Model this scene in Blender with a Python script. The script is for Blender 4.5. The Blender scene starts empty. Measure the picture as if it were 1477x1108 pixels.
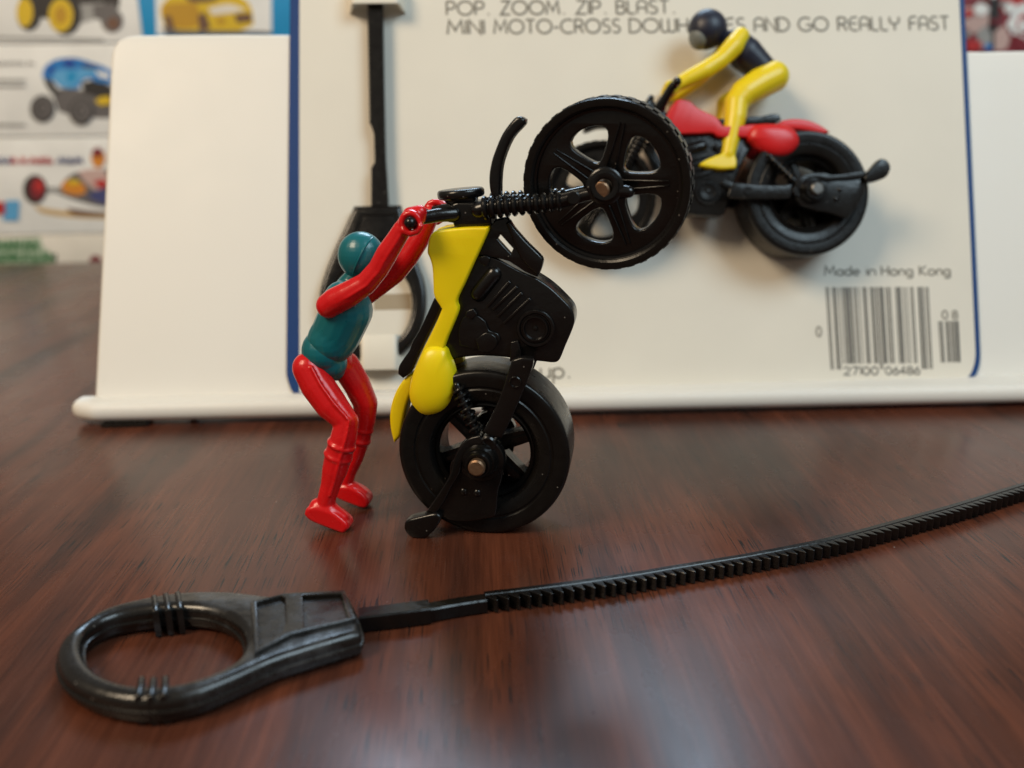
import bpy, bmesh, math, random
from math import sin, cos, pi, radians, atan2, sqrt
from mathutils import Vector, Matrix
from mathutils.geometry import tessellate_polygon
random.seed(4)
SC = bpy.context.scene
COL = SC.collection

# ------------------------------------------------------------------ camera, light, exposure (1 unit = 1 cm)
CAM_H, PITCH, YAW, ROLL, FPX = 8.0, radians(17.0), radians(2.3), radians(-0.72), 1279.0
cam_d = bpy.data.cameras.new("camera")
cam = bpy.data.objects.new("camera", cam_d); COL.objects.link(cam)
CAM_R = Matrix.Rotation(-YAW, 4, 'Z') @ Matrix.Rotation(pi/2 - PITCH, 4, 'X') @ Matrix.Rotation(ROLL, 4, 'Z')
cam.matrix_world = Matrix.Translation((0, 0, CAM_H)) @ CAM_R
cam_d.sensor_width = 36.0
cam_d.lens = 36.0 * FPX / 1477.0
cam_d.clip_start = 0.5; cam_d.clip_end = 1000
cam_d.dof.use_dof = True
cam_d.dof.focus_distance = 16.9
cam_d.dof.aperture_fstop = 0.122
SC.camera = cam

w = bpy.data.worlds.new("World"); SC.world = w; w.use_nodes = True
w.node_tree.nodes['Background'].inputs[0].default_value = (1.0, 0.90, 0.78, 1)
w.node_tree.nodes['Background'].inputs[1].default_value = 0.17

def area(name, loc, target, sx, sy, energy, color):
    d = bpy.data.lights.new(name, 'AREA'); d.shape = 'RECTANGLE'; d.size = sx; d.size_y = sy
    d.energy = energy; d.color = color
    o = bpy.data.objects.new(name, d); COL.objects.link(o)
    o.location = loc
    o.rotation_euler = (Vector(target) - Vector(loc)).to_track_quat('-Z', 'Y').to_euler()
    return o
area("warm_room_lamp", (-52, -20, 66), (0, 30, 3), 32, 32, 59500, (1.0, 0.80, 0.565))
area("cool_window", (46, -24, 66), (0, 30, 3), 42, 42, 45000, (0.68, 0.88, 1.0))
area("ceiling_panel", (6, 74, 66), (4, 14, 0), 38, 22, 50000, (0.58, 0.79, 1.0))

SC.view_settings.view_transform = 'Standard'
SC.view_settings.look = 'None'
SC.view_settings.exposure = 0.0
SC.view_settings.gamma = 1.0
SC.render.engine = 'CYCLES'
SC.cycles.use_denoising = True
SC.cycles.max_bounces = 8

# ------------------------------------------------------------------ measuring: photo pixel -> a point on a real plane
CO = Vector((0, 0, CAM_H))
def ray(px, py):
    d = Vector(((px - 738.5) / FPX, -(py - 554.0) / FPX, -1.0))
    return (CAM_R.to_3x3() @ d).normalized()
def hit(px, py, p0, nrm):
    d = ray(px, py); t = (Vector(p0) - CO).dot(nrm) / d.dot(nrm)
    return CO + d * t
def ground(px, py, z=0.0): return hit(px, py, (0, 0, z), Vector((0, 0, 1)))

# ------------------------------------------------------------------ materials
def mat(name, color, rough=0.4, bump=0.0, bscale=8, sss=0.0, coat=0.0, var=0.0, spec=0.5, metal=0.0, rvar=0.0, dust=0.0, scuff=0.0):
    m = bpy.data.materials.new(name); m.use_nodes = True
    nt = m.node_tree; b = nt.nodes['Principled BSDF']
    b.inputs['Base Color'].default_value = (*color, 1); b.inputs['Roughness'].default_value = rough
    b.inputs['Specular IOR Level'].default_value = spec; b.inputs['Metallic'].default_value = metal
    if sss:
        b.inputs['Subsurface Weight'].default_value = sss
        b.inputs['Subsurface Radius'].default_value = (max(color[0], .05), max(color[1], .05), max(color[2], .05))
        b.inputs['Subsurface Scale'].default_value = 0.12
    if coat: b.inputs['Coat Weight'].default_value = coat; b.inputs['Coat Roughness'].default_value = 0.15
    tc = nt.nodes.new('ShaderNodeTexCoord')
    if bump or var or rvar:
        n = nt.nodes.new('ShaderNodeTexNoise'); n.inputs['Scale'].default_value = bscale; n.inputs['Detail'].default_value = 5
        nt.links.new(tc.outputs['Object'], n.inputs['Vector'])
    if bump:
        bp = nt.nodes.new('ShaderNodeBump'); bp.inputs['Strength'].default_value = bump; bp.inputs['Distance'].default_value = 0.03
        nt.links.new(n.outputs['Fac'], bp.inputs['Height']); nt.links.new(bp.outputs['Normal'], b.inputs['Normal'])
    if var:
        n2 = nt.nodes.new('ShaderNodeTexNoise'); n2.inputs['Scale'].default_value = bscale * .3; n2.inputs['Detail'].default_value = 4
        nt.links.new(tc.outputs['Object'], n2.inputs['Vector'])
        r = nt.nodes.new('ShaderNodeMapRange'); r.inputs['To Min'].default_value = 1 - var; r.inputs['To Max'].default_value = 1 + var
        nt.links.new(n2.outputs['Fac'], r.inputs['Value'])
        mx = nt.nodes.new('ShaderNodeVectorMath'); mx.operation = 'SCALE'; mx.inputs[0].default_value = color
        nt.links.new(r.outputs['Result'], mx.inputs['Scale']); nt.links.new(mx.outputs['Vector'], b.inputs['Base Color'])
    if dust:                                             # lint and dust specks lying on the plastic
        v = nt.nodes.new('ShaderNodeTexVoronoi'); v.inputs['Scale'].default_value = 3.4
        nt.links.new(tc.outputs['Object'], v.inputs['Vector'])
        dr = nt.nodes.new('ShaderNodeMapRange'); dr.inputs['From Min'].default_value = .035; dr.inputs['From Max'].default_value = .055
        dr.inputs['To Min'].default_value = dust; dr.inputs['To Max'].default_value = 0.0
        nt.links.new(v.outputs['Distance'], dr.inputs['Value'])
        mx2 = nt.nodes.new('ShaderNodeMix'); mx2.data_type = 'RGBA'
        nt.links.new(dr.outputs['Result'], mx2.inputs[0]); mx2.inputs[7].default_value = (.42, .38, .34, 1)
        if var: nt.links.new(mx.outputs['Vector'], mx2.inputs[6])
        else: mx2.inputs[6].default_value = (*color, 1)
        out = mx2.outputs[2]
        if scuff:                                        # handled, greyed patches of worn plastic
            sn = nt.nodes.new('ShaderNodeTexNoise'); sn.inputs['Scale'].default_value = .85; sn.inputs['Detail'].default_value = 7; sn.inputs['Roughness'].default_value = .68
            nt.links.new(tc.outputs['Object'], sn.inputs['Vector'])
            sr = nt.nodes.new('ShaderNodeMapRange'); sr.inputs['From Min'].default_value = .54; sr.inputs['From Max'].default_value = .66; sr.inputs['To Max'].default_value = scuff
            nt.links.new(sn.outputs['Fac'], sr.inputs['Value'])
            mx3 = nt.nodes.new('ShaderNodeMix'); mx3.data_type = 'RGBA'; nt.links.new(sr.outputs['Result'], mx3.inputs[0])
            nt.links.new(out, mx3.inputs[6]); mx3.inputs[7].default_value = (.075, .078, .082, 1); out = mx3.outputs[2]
        nt.links.new(out, b.inputs['Base Color'])
    if rvar:
        n3 = nt.nodes.new('ShaderNodeTexNoise'); n3.inputs['Scale'].default_value = bscale * .6; n3.inputs['Detail'].default_value = 6
        nt.links.new(tc.outputs['Object'], n3.inputs['Vector'])
        r3 = nt.nodes.new('ShaderNodeMapRange'); r3.inputs['To Min'].default_value = max(.05, rough - rvar); r3.inputs['To Max'].default_value = rough + rvar
        nt.links.new(n3.outputs['Fac'], r3.inputs['Value']); nt.links.new(r3.outputs['Result'], b.inputs['Roughness'])
    return m
M = {}
M['black'] = mat('black_plastic', (.0045, .0040, .0038), .23, .16, 9, var=.25, rvar=.10, spec=.44, dust=.35)
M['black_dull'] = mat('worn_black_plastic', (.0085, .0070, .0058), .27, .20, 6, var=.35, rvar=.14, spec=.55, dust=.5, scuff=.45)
M['rubber'] = mat('black_tyre_plastic', (.0058, .0050, .0045), .30, .16, 8, var=.3, rvar=.12, spec=.28, dust=.4)
M['red'] = mat('red_plastic', (.60, .006, .008), .27, .08, 7, sss=.15, var=.06, rvar=.08)
M['yellow'] = mat('yellow_plastic', (.86, .66, .004), .33, .05, 6, sss=.25, var=.05, rvar=.08)
M['yellow2'] = mat('bright_yellow_plastic', (.82, .62, .01), .35, .04, 6, sss=.2, var=.05)
M['red2'] = mat('bright_red_plastic', (.62, .012, .014), .35, .04, 6, sss=.15, var=.05)
M['teal'] = mat('teal_plastic', (.004, .125, .150), .30, .10, 8, var=.06, rvar=.08)
M['navy'] = mat('navy_plastic', (.010, .012, .028), .42, .05, 8)
M['grey_paint'] = mat('grey_painted_face', (.15, .165, .16), .5)
M['brass'] = mat('dull_axle_metal', (.22, .13, .075), .42, .4, 14, var=.35, metal=.75)
M['steel'] = mat('dark_axle_steel', (.16, .155, .145), .35, .2, 12, var=.3, metal=.8)
M['stand'] = mat('white_acrylic', (.765, .742, .69), .48, .02, 1.2, sss=.1, var=.025, spec=.35, rvar=.12)
M['card'] = mat('cream_card', (.72, .68, .595), .6, .08, 1.3, var=.06, spec=.3)
M['blue'] = mat('blue_print', (.006, .042, .165), .5, var=.06, spec=.25)
M['ink'] = mat('grey_brown_ink', (.185, .165, .13), .6, var=.15, bscale=20)
M['inkdark'] = mat('dark_ink', (.09, .083, .07), .6, var=.2, bscale=20)
M['slot'] = mat('shaded_cardboard', (.36, .29, .20), .8)  # cardboard brown with the slot's inner shade put into the colour
M['loop'] = mat('white_card_strap', (.76, .72, .62), .5, var=.03)
for nm, c in dict(p_white=(.88, .885, .86), p_cream=(.82, .77, .68), p_black=(.03, .027, .027), p_grey=(.14, .13, .13), p_lgrey=(.36, .36, .35),
                  p_yellow=(.74, .50, .02), p_dyellow=(.55, .30, .02), p_orange=(.70, .26, .03), p_blue=(.02, .22, .60), p_dblue=(.01, .06, .36), p_lblue=(.12, .42, .74),
                  p_cyan=(.01, .30, .62), p_red=(.50, .03, .03), p_dred=(.22, .02, .03), p_green=(.03, .17, .05), p_lgreen=(.42, .52, .38), p_navy=(.06, .07, .20), p_pink=(.6, .42, .38), p_brown=(.16, .08, .05), p_tan=(.62, .42, .18)).items():
    M[nm] = mat(nm[2:] + '_printed', c, .5, var=.22, bscale=1.1)

def wood():
    m = bpy.data.materials.new('dark_red_wood'); m.use_nodes = True
    nt = m.node_tree; N = nt.nodes; L = nt.links; b = N['Principled BSDF']
    tc = N.new('ShaderNodeTexCoord')
    def mapping(sx, sy, off=(0, 0, 0)):
        mp = N.new('ShaderNodeMapping'); mp.inputs['Scale'].default_value = (sx, sy, 1); mp.inputs['Location'].default_value = off
        L.new(tc.outputs['Object'], mp.inputs['Vector']); return mp
    def noise(mp, detail=4, rough=.55, dist=0.0):
        n = N.new('ShaderNodeTexNoise'); n.inputs['Scale'].default_value = 1; n.inputs['Detail'].default_value = detail
        n.inputs['Roughness'].default_value = rough; n.inputs['Distortion'].default_value = dist
        L.new(mp.outputs['Vector'], n.inputs['Vector']); return n
    def ramp(src, stops):
        r = N.new('ShaderNodeValToRGB'); e = r.color_ramp.elements
        e[0].position, e[0].color = stops[0][0], (*stops[0][1], 1)
        e[1].position, e[1].color = stops[-1][0], (*stops[-1][1], 1)
        for p, c in stops[1:-1]:
            x = e.new(p); x.color = (*c, 1)
        L.new(src, r.inputs['Fac']); return r
    def mix(kind, fac, a, bb):
        x = N.new('ShaderNodeMix'); x.data_type = 'RGBA'; x.blend_type = kind
        for s, v in ((0, fac), (6, a), (7, bb)):
            if hasattr(v, 'links'): L.new(v, x.inputs[s])
            else: x.inputs[s].default_value = v if s == 0 else (*v, 1)
        return x.outputs[2]
    bands = noise(mapping(.36, .035), 4, .55, .5)
    base = ramp(bands.outputs['Fac'], [(.33, (.028, .0120, .0090)), (.43, (.058, .0190, .0110)), (.52, (.100, .0300, .0150)), (.60, (.074, .0235, .0130)), (.70, (.030, .0125, .0095))])
    fine = noise(mapping(6.5, .20, (3, 1, 0)), 6, .65, .2)
    fr = ramp(fine.outputs['Fac'], [(.28, (.70, .70, .71)), (.72, (1.24, 1.23, 1.21))])
    fine2 = noise(mapping(17, .55, (8, 2, 0)), 5, .7, .1)
    fr2 = ramp(fine2.outputs['Fac'], [(.30, (.74, .73, .73)), (.70, (1.26, 1.25, 1.23))])
    c0 = mix('MULTIPLY', 1.0, base.outputs['Color'], fr.outputs['Color'])
    c1 = mix('MULTIPLY', 1.0, c0, fr2.outputs['Color'])
    # dark pores and pale scratches: short dashes along the grain, in patches
    pores = noise(mapping(36, 1.15, (9, 4, 0)), 0, .5)
    patch = noise(mapping(.45, .16, (2, 7, 0)), 3, .5)
    pr = ramp(pores.outputs['Fac'], [(.655, (0, 0, 0)), (.69, (1, 1, 1))])
    pa = ramp(patch.outputs['Fac'], [(.44, (0, 0, 0)), (.60, (1, 1, 1))])
    pm = mix('MULTIPLY', 1.0, pr.outputs['Color'], pa.outputs['Color'])
    c2 = mix('MIX', pm, c1, (.012, .008, .007))
    sc = noise(mapping(34, .50, (31, 14, 0)), 0, .5)
    sr = ramp(sc.outputs['Fac'], [(.775, (0, 0, 0)), (.83, (.30, .30, .30))])
    sm = mix('MULTIPLY', 1.0, sr.outputs['Color'], ramp(patch.outputs['Fac'], [(.40, (1, 1, 1)), (.58, (0.1, .1, .1))]).outputs['Color'])
    c3 = mix('MIX', sm, c2, (.16, .095, .070))
    # dust specks
    dv = N.new('ShaderNodeTexVoronoi'); dv.inputs['Scale'].default_value = 1.15
    L.new(tc.outputs['Object'], dv.inputs['Vector'])
    dr = ramp(dv.outputs['Distance'], [(.012, (.8, .8, .8)), (.022, (0, 0, 0))])
    c4 = mix('MIX', dr.outputs['Color'], c3, (.40, .35, .31))
    L.new(c4, b.inputs['Base Color'])
    smear = noise(mapping(.40, .22, (5, 5, 0)), 5, .6)
    rr = N.new('ShaderNodeMapRange'); rr.inputs['To Min'].default_value = .13; rr.inputs['To Max'].default_value = .42
    L.new(smear.outputs['Fac'], rr.inputs['Value']); L.new(rr.outputs['Result'], b.inputs['Roughness'])
    b.inputs['Specular IOR Level'].default_value = .34
    bp = N.new('ShaderNodeBump'); bp.inputs['Strength'].default_value = .06; bp.inputs['Distance'].default_value = .008
    L.new(fine.outputs['Fac'], bp.inputs['Height'])
    bp2 = N.new('ShaderNodeBump'); bp2.inputs['Strength'].default_value = .10; bp2.inputs['Distance'].default_value = .006; bp2.invert = True
    L.new(pm, bp2.inputs['Height']); L.new(bp.outputs['Normal'], bp2.inputs['Normal'])
    micro = N.new('ShaderNodeTexNoise'); micro.inputs['Scale'].default_value = 14; micro.inputs['Detail'].default_value = 3
    L.new(tc.outputs['Object'], micro.inputs['Vector'])
    bp3 = N.new('ShaderNodeBump'); bp3.inputs['Strength'].default_value = .05; bp3.inputs['Distance'].default_value = .02
    L.new(micro.outputs['Fac'], bp3.inputs['Height']); L.new(bp2.outputs['Normal'], bp3.inputs['Normal'])
    L.new(bp3.outputs['Normal'], b.inputs['Normal'])
    return m
M['wood'] = wood()

# ------------------------------------------------------------------ mesh helpers
def link(name, me, m, parent=None, angle=38):
    me.materials.append(M[m] if isinstance(m, str) else m)
    me.shade_smooth()
    me.set_sharp_from_angle(angle=radians(angle))
    o = bpy.data.objects.new(name, me); COL.objects.link(o)
    if parent: o.parent = parent
    return o
def finish(name, bm, m, parent=None, angle=38):
    bmesh.ops.recalc_face_normals(bm, faces=bm.faces[:])
    me = bpy.data.meshes.new(name); bm.to_mesh(me); bm.free()
    return link(name, me, m, parent, angle)
def empty(name, label, cat, mw=None, group=None):
    o = bpy.data.objects.new(name, None); COL.objects.link(o); o.empty_display_size = .3
    if mw is not None: o.matrix_world = mw
    o['label'] = label; o['category'] = cat
    if group: o['group'] = group
    return o

def smooth_loop(pts, sub=4, corner=48):
    """Catmull-Rom through the traced points; vertices that turn sharply stay corners."""
    n = len(pts); P = [Vector(p) for p in pts]; out = []
    def iscorner(i):
        a = P[i] - P[i-1]; b = P[(i+1) % n] - P[i]
        if a.length < 1e-6 or b.length < 1e-6: return True
        return a.angle(b) > radians(corner)
    cor = [iscorner(i) for i in range(n)]
    for i in range(n):
        p1, p2 = P[i], P[(i+1) % n]
        t1 = (p2 - p1) if cor[i] else (p2 - P[i-1]) * .5
        t2 = (p2 - p1) if cor[(i+1) % n] else (P[(i+2) % n] - p1) * .5
        l = (p2 - p1).length
        for t_ in (t1, t2):
            if t_.length > 1.5 * l: t_ *= 1.5 * l / t_.length
        for k in range(sub):
            t = k / sub
            out.append((2*t**3-3*t**2+1)*p1 + (t**3-2*t**2+t)*t1 + (-2*t**3+3*t**2)*p2 + (t**3-t**2)*t2)
    return out
def area2(l): return .5 * sum(l[i-1].x*l[i].y - l[i].x*l[i-1].y for i in range(len(l)))
def inset(l, d):
    """Move a CCW loop inwards by d (a CW hole grows)."""
    n = len(l); out = []
    for i in range(n):
        e1 = (l[i] - l[i-1]); e2 = (l[(i+1) % n] - l[i])
        if e1.length < 1e-7: e1 = e2
        if e2.length < 1e-7: e2 = e1
        n1 = Vector((-e1.y, e1.x)).normalized(); n2 = Vector((-e2.y, e2.x)).normalized()
        m_ = n1 + n2
        if m_.length < .3: m_ = n1
        m_.normalize(); k = max(m_.dot(n1), .5)
        out.append(l[i] + m_ * (d / k))
    return out
def add_plate(bm, loops, n0, n1, bevel=.03, steps=2, sub=4, corner=48, tf=None, back_bevel=True):
    """Solid between n0 and n1 with rounded edges; loops[0] outline, the rest holes. 2D (a, b) -> tf(a, b, n)."""
    if tf is None: tf = lambda a, b, n: (a, -n, b)
    L = []
    for i, lp in enumerate(loops):
        l = smooth_loop([Vector((p[0], p[1])) for p in lp], sub, corner) if sub > 1 else [Vector((p[0], p[1])) for p in lp]
        a = area2(l)
        if (a < 0) == (i == 0): l.reverse()
        L.append(l)
    levels = []
    sgn = 1 if n1 > n0 else -1
    for k in range(steps + 1):
        t = k / steps * pi / 2
        levels.append((bevel * (1 - sin(t)), n1 - sgn * bevel * (1 - cos(t))))       # from inset cap to outline
    if back_bevel:
        back = [(d, n0 + (n1 - n)) for d, n in reversed(levels)]
    else: back = [(0, n0)]
    allv = []
    for d, n in levels + back:
        row = []
        for l in L:
            ll = inset(l, d) if d > 0 else l
            row.append([bm.verts.new(tf(p.x, p.y, n)) for p in ll])
        allv.append(row)
    for r in range(len(allv) - 1):
        for li in range(len(L)):
            a, b = allv[r][li], allv[r+1][li]; m_ = len(a)
            for i in range(m_):
                j = (i + 1) % m_
                try: bm.faces.new((a[i], a[j], b[j], b[i]))
                except ValueError: pass
    for row in (allv[0], allv[-1]):
        flat = [v for l in row for v in l]
        pol = [[Vector((p.x, p.y, 0)) for p in (inset(l, bevel) if back_bevel or row is allv[0] else l)] for l in L]
        for t in tessellate_polygon(pol):
            try: bm.faces.new([flat[i] for i in t])
            except ValueError: pass
def add_pillow(bm, loop, n0, height, steps=6, sub=4, corner=60, tf=None, power=1.0):
    if tf is None: tf = lambda a, b, n: (a, -n, b)
    l = smooth_loop([Vector((p[0], p[1])) for p in loop], sub, corner)
    c = sum(l, Vector((0, 0))) / len(l); rows = []
    for k in range(steps):
        t = k / steps; s = cos(t * pi / 2) ** power
        rows.append([bm.verts.new(tf(c.x + (p.x - c.x) * s, c.y + (p.y - c.y) * s, n0 + height * sin(t * pi / 2))) for p in l])
    top = bm.verts.new(tf(c.x, c.y, n0 + height)); n = len(l)
    for a, b in zip(rows, rows[1:]):
        for i in range(n): bm.faces.new((a[i], a[(i+1) % n], b[(i+1) % n], b[i]))
    for i in range(n): bm.faces.new((rows[-1][i], rows[-1][(i+1) % n], top))
    bm.faces.new(list(reversed(rows[0])))
def add_tube(bm, pts, radii, seg=14, caps=True, flat=1.0):
    P = [Vector(p) for p in pts]
    if not isinstance(radii, (list, tuple)): radii = [radii] * len(P)
    if caps:
        def cap(p, q, r):
            d = (p - q).normalized(); return [(p + d * r * sin(a), r * cos(a)) for a in (radians(75), radians(50), radians(25))]
        pre = cap(P[0], P[1], radii[0]); post = list(reversed(cap(P[-1], P[-2], radii[-1])))
        P = [a for a, _ in pre] + P + [a for a, _ in post]; radii = [b for _, b in pre] + list(radii) + [b for _, b in post]
    rows = []; up = None
    for i, p in enumerate(P):
        t = (P[min(i+1, len(P)-1)] - P[max(i-1, 0)]).normalized()
        if up is None:
            up = Vector((0, 0, 1)) if abs(t.z) < .9 else Vector((0, 1, 0))
        up = (up - t * up.dot(t)).normalized(); sd = t.cross(up)
        rows.append([bm.verts.new(p + (up * cos(2*pi*k/seg) * flat + sd * sin(2*pi*k/seg)) * radii[i]) for k in range(seg)])
    for a, b in zip(rows, rows[1:]):
        for k in range(seg): bm.faces.new((a[k], a[(k+1) % seg], b[(k+1) % seg], b[k]))
    bm.faces.new(rows[0]); bm.faces.new(list(reversed(rows[-1])))
def add_lathe(bm, prof, center, axis, ref=None, seg=64, closed=True):
    """prof: list of (r, n) along axis; a closed ring profile."""
    ax = Vector(axis).normalized(); c = Vector(center)
    e1 = (Vector(ref) if ref else (Vector((0, 0, 1)) if abs(ax.z) < .9 else Vector((1, 0, 0)))); e1 = (e1 - ax * e1.dot(ax)).normalized(); e2 = ax.cross(e1)
    rings = []
    for r, n in prof:
        if r < 1e-5: rings.append([bm.verts.new(c + ax * n)])
        else: rings.append([bm.verts.new(c + ax * n + (e1 * cos(2*pi*k/seg) + e2 * sin(2*pi*k/seg)) * r) for k in range(seg)])
    pr = list(zip(rings, rings[1:] + ([rings[0]] if closed else [])))
    for a, b in pr:
        if len(a) == 1 and len(b) == 1: continue
        for k in range(seg):
            j = (k + 1) % seg
            q = [a[0] if len(a) == 1 else a[k]] + ([] if len(a) == 1 else [a[j]]) + [b[0] if len(b) == 1 else b[j]] + ([] if len(b) == 1 else [b[k]])
            bm.faces.new(q)
def add_box(bm, c, s, R=None):
    r = bmesh.ops.create_cube(bm, size=1)
    for v in r['verts']:
        p = Vector((v.co.x * s[0], v.co.y * s[1], v.co.z * s[2]))
        if R is not None: p = R @ p
        v.co = p + Vector(c)
    return r['verts']
def remesh(name, bm, voxel, smooth, m, parent):
    me = bpy.data.meshes.new(name); bm.to_mesh(me); bm.free()
    o = bpy.data.objects.new(name, me); COL.objects.link(o)
    r = o.modifiers.new('r', 'REMESH'); r.mode = 'VOXEL'; r.voxel_size = voxel
    s = o.modifiers.new('s', 'SMOOTH'); s.factor = .5; s.iterations = smooth
    dg = bpy.context.evaluated_depsgraph_get()
    me2 = bpy.data.meshes.new_from_object(o.evaluated_get(dg)); me2.name = name
    bpy.data.objects.remove(o)
    return link(name, me2, m, parent, 60)
def add_ball(bm, c, r, sx=1, sy=1, sz=1, R=None, seg=20):
    x = bmesh.ops.create_uvsphere(bm, u_segments=seg, v_segments=max(8, seg*2//3), radius=1)
    for v in x['verts']:
        p = Vector((v.co.x * r * sx, v.co.y * r * sy, v.co.z * r * sz))
        v.co = (R @ p if R is not None else p) + Vector(c)
def add_limb(bm, joints, seg=18):
    """A chain of tapering segments with round joints: [(point, radius), ...]."""
    for p, r in joints: add_ball(bm, p, r, seg=seg)
    for (p, r), (q, s) in zip(joints, joints[1:]):
        p, q = Vector(p), Vector(q)
        if (q - p).length < 1e-4: continue
        add_tube(bm, [p, p.lerp(q, .5), q], [r, (r + s) / 2, s], seg, caps=False)

# ------------------------------------------------------------------ the table
def table():
    A = ground(70, 379)
    yb = A.y
    root = empty('table', 'dark reddish brown wood grain table that everything stands on', 'table', Matrix.Translation((0, 0, 0)))
    bm = bmesh.new()
    add_plate(bm, [[(-75, -30), (75, -30), (75, yb), (-75, yb)]], -2.4, 0, .12, 3, 1, tf=lambda a, b, n: (a, b, n))
    finish('tabletop', bm, 'wood', root)
    bm = bmesh.new()
    add_plate(bm, [[(-72, -27), (72, -27), (72, yb - 3), (-72, yb - 3)], [(-69, -24), (69, -24), (69, yb - 6), (-69, yb - 6)]], -9, -2.405, .1, 2, 1, tf=lambda a, b, n: (a, b, n))
    finish('apron', bm, 'wood', root)
    return yb
TABLE_BACK = table()

# ------------------------------------------------------------------ card frame (leans back with the stand)
LEAN = radians(22)
LEDGE_Z = .66
CB = ground(900, 556, LEDGE_Z); CB.x = 0
CNRM = Vector((0, -cos(LEAN), sin(LEAN)))
CARD_M = Matrix.Translation(CB) @ Matrix.Rotation(-LEAN, 4, 'X')
CARD_I = CARD_M.inverted()
def C(px, py, n=0.0):
    p = CARD_I @ hit(px, py, CB + CNRM * n, CNRM)
    return (p.x, p.z)
def C3(px, py, n=0.0):
    x, z = C(px, py, n); return Vector((x, -n, z))

def stand():
    root = empty('display_stand', 'white acrylic display stand holding the toy card on the table', 'display stand', CARD_M)
    bm = bmesh.new()
    xr = C(1477, 300)[0] + 3.0
    t1 = C(1470, 72, -.07)[1]
    tl = [C(136, 573, -.07), C(137.5, 540, -.07), C(148, 330, -.07), C(158.5, 100, -.07), C(161, 72, -.07), C(170, 57, -.07), C(188, 50, -.07), C(225, 49, -.07), C(415, 48.5, -.07),
          (C(760, 60, -.07)[0], C(760, 57, -.07)[1]), (C(1385, 72, -.07)[0], t1), (C(1477, 72, -.07)[0], t1), (xr - .5, t1), (xr, t1 - .5)]
    tl += [(xr, -.35), (tl[0][0], -.35)]
    add_plate(bm, [tl], -.40, -.07, .13, 5, 3, 35)
    finish('back_panel', bm, 'stand', root)
    # ledge: a rounded shelf lip in front of the panel, level with the table
    inv = CARD_I
    Lf = ground(135, 612, .10); Rf = ground(1474, 585, .10)
    xl = ground(104, 593, .36).x; yb = CB.y + .45
    xR = Rf.x + 3.2
    out = [(xl, Lf.y + .42), (xl + .02, yb), (xR, yb), (xR, Rf.y + .02), (Lf.x + .15, Lf.y), (Lf.x - .18, Lf.y + .08)]
    bm = bmesh.new()
    add_plate(bm, [out], .10, LEDGE_Z, .26, 7, 3, 80, tf=lambda a, b, n: inv @ Vector((a, b, n)))
    finish('ledge', bm, 'stand', root)
    for fx in (xl + 1.5, 0, xR - 1.5):                  # feet the ledge stands on, set back underneath
        bm = bmesh.new()
        c = inv @ Vector((fx, yb - .75, .052))
        add_box(bm, c, (1.2, .6, .10), CARD_I.to_3x3())
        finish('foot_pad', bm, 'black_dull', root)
    for fx in (xl + 3, xR - 3):                         # braces behind the panel
        bm = bmesh.new()
        p0 = Vector((CARD_I @ Vector((fx, yb, .5)))); top = Vector((p0.x, .45, 8.5)); back = inv @ Vector((fx, yb + 8.5, .12)); f = inv @ Vector((fx, yb + .1, .12))
        add_tube(bm, [top, back], .16, 10); add_tube(bm, [back, f], .12, 10)
        finish('rear_brace', bm, 'stand', root)
    return root
stand()

# ------------------------------------------------------------------ stroke lettering (rounded thin capitals like the print)
def arc(cx, cy, rx, ry, a0, a1, n=14): return [(cx + rx * cos(radians(a0 + (a1 - a0) * i / n)), cy + ry * sin(radians(a0 + (a1 - a0) * i / n))) for i in range(n + 1)]
G = {}
def g(ch, wd, *strokes): G[ch] = (wd, strokes)
g('P', .55, [(0, 0), (0, 1)], [(0, 1)] + arc(.26, .72, .29, .28, 90, -90) + [(0, .44)])
g('O', 1.0, arc(.5, .5, .5, .5, 90, 450, 28))
g('Z', .62, [(0.03, 1), (.6, 1), (0, 0), (.62, 0)])
g('M', .86, [(0, 0), (.1, 1), (.43, .25), (.76, 1), (.86, 0)])
g('I', .0, [(0, 0), (0, 1)])
g('B', .56, [(0, 0), (0, 1)], [(0, 1)] + arc(.24, .77, .26, .23, 90, -90) + [(.05, .54)], [(.24, .54)] + arc(.28, .27, .28, .27, 90, -90) + [(0, 0)])
g('L', .45, [(0, 1), (0, .22)] + arc(.2, .2, .2, .2, 180, 270, 6) + [(.45, 0)])
g('A', .62, [(0, 0), (0, .66)] + arc(.31, .66, .31, .34, 180, 0) + [(.62, 0)], [(0, .42), (.62, .42)])
g('S', .52, arc(.29, .75, .25, .25, 40, 230, 10) + [(.36, .48)] + arc(.24, .25, .27, .25, 55, -140, 10))
g('T', .6, [(0, 1), (.6, 1)], [(.3, 1), (.3, 0)])
g('N', .62, [(0, 0), (0, 1), (.62, 0), (.62, 1)])
g('C', .8, arc(.5, .5, .5, .5, 55, 305, 20))
g('R', .58, [(0, 0), (0, 1)], [(0, 1)] + arc(.26, .74, .29, .26, 90, -90) + [(.1, .48), (.3, .46), (.58, 0)])
g('D', .7, [(0, 0), (0, 1), (.22, 1)] + arc(.22, .5, .5, .5, 90, -90, 16) + [(0, 0)])
g('W', .92, [(0, 1), (0, .3)] + arc(.23, .25, .23, .25, 180, 360, 10) + [(.46, 1)], [(.46, .3)] + arc(.69, .25, .23, .25, 180, 360, 10) + [(.92, 1)])
g('H', .6, [(0, 0), (0, 1)], [(.6, 0), (.6, 1)], [(0, .5), (.6, .5)])
g('E', .56, [(.56, 1), (.34, 1)] + arc(.34, .5, .34, .5, 90, 270, 14) + [(.56, 0)], [(.02, .53), (.5, .53)])
g('G', .92, arc(.5, .5, .5, .5, 50, 345, 22) + [(.98, .46), (.56, .46)])
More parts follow.
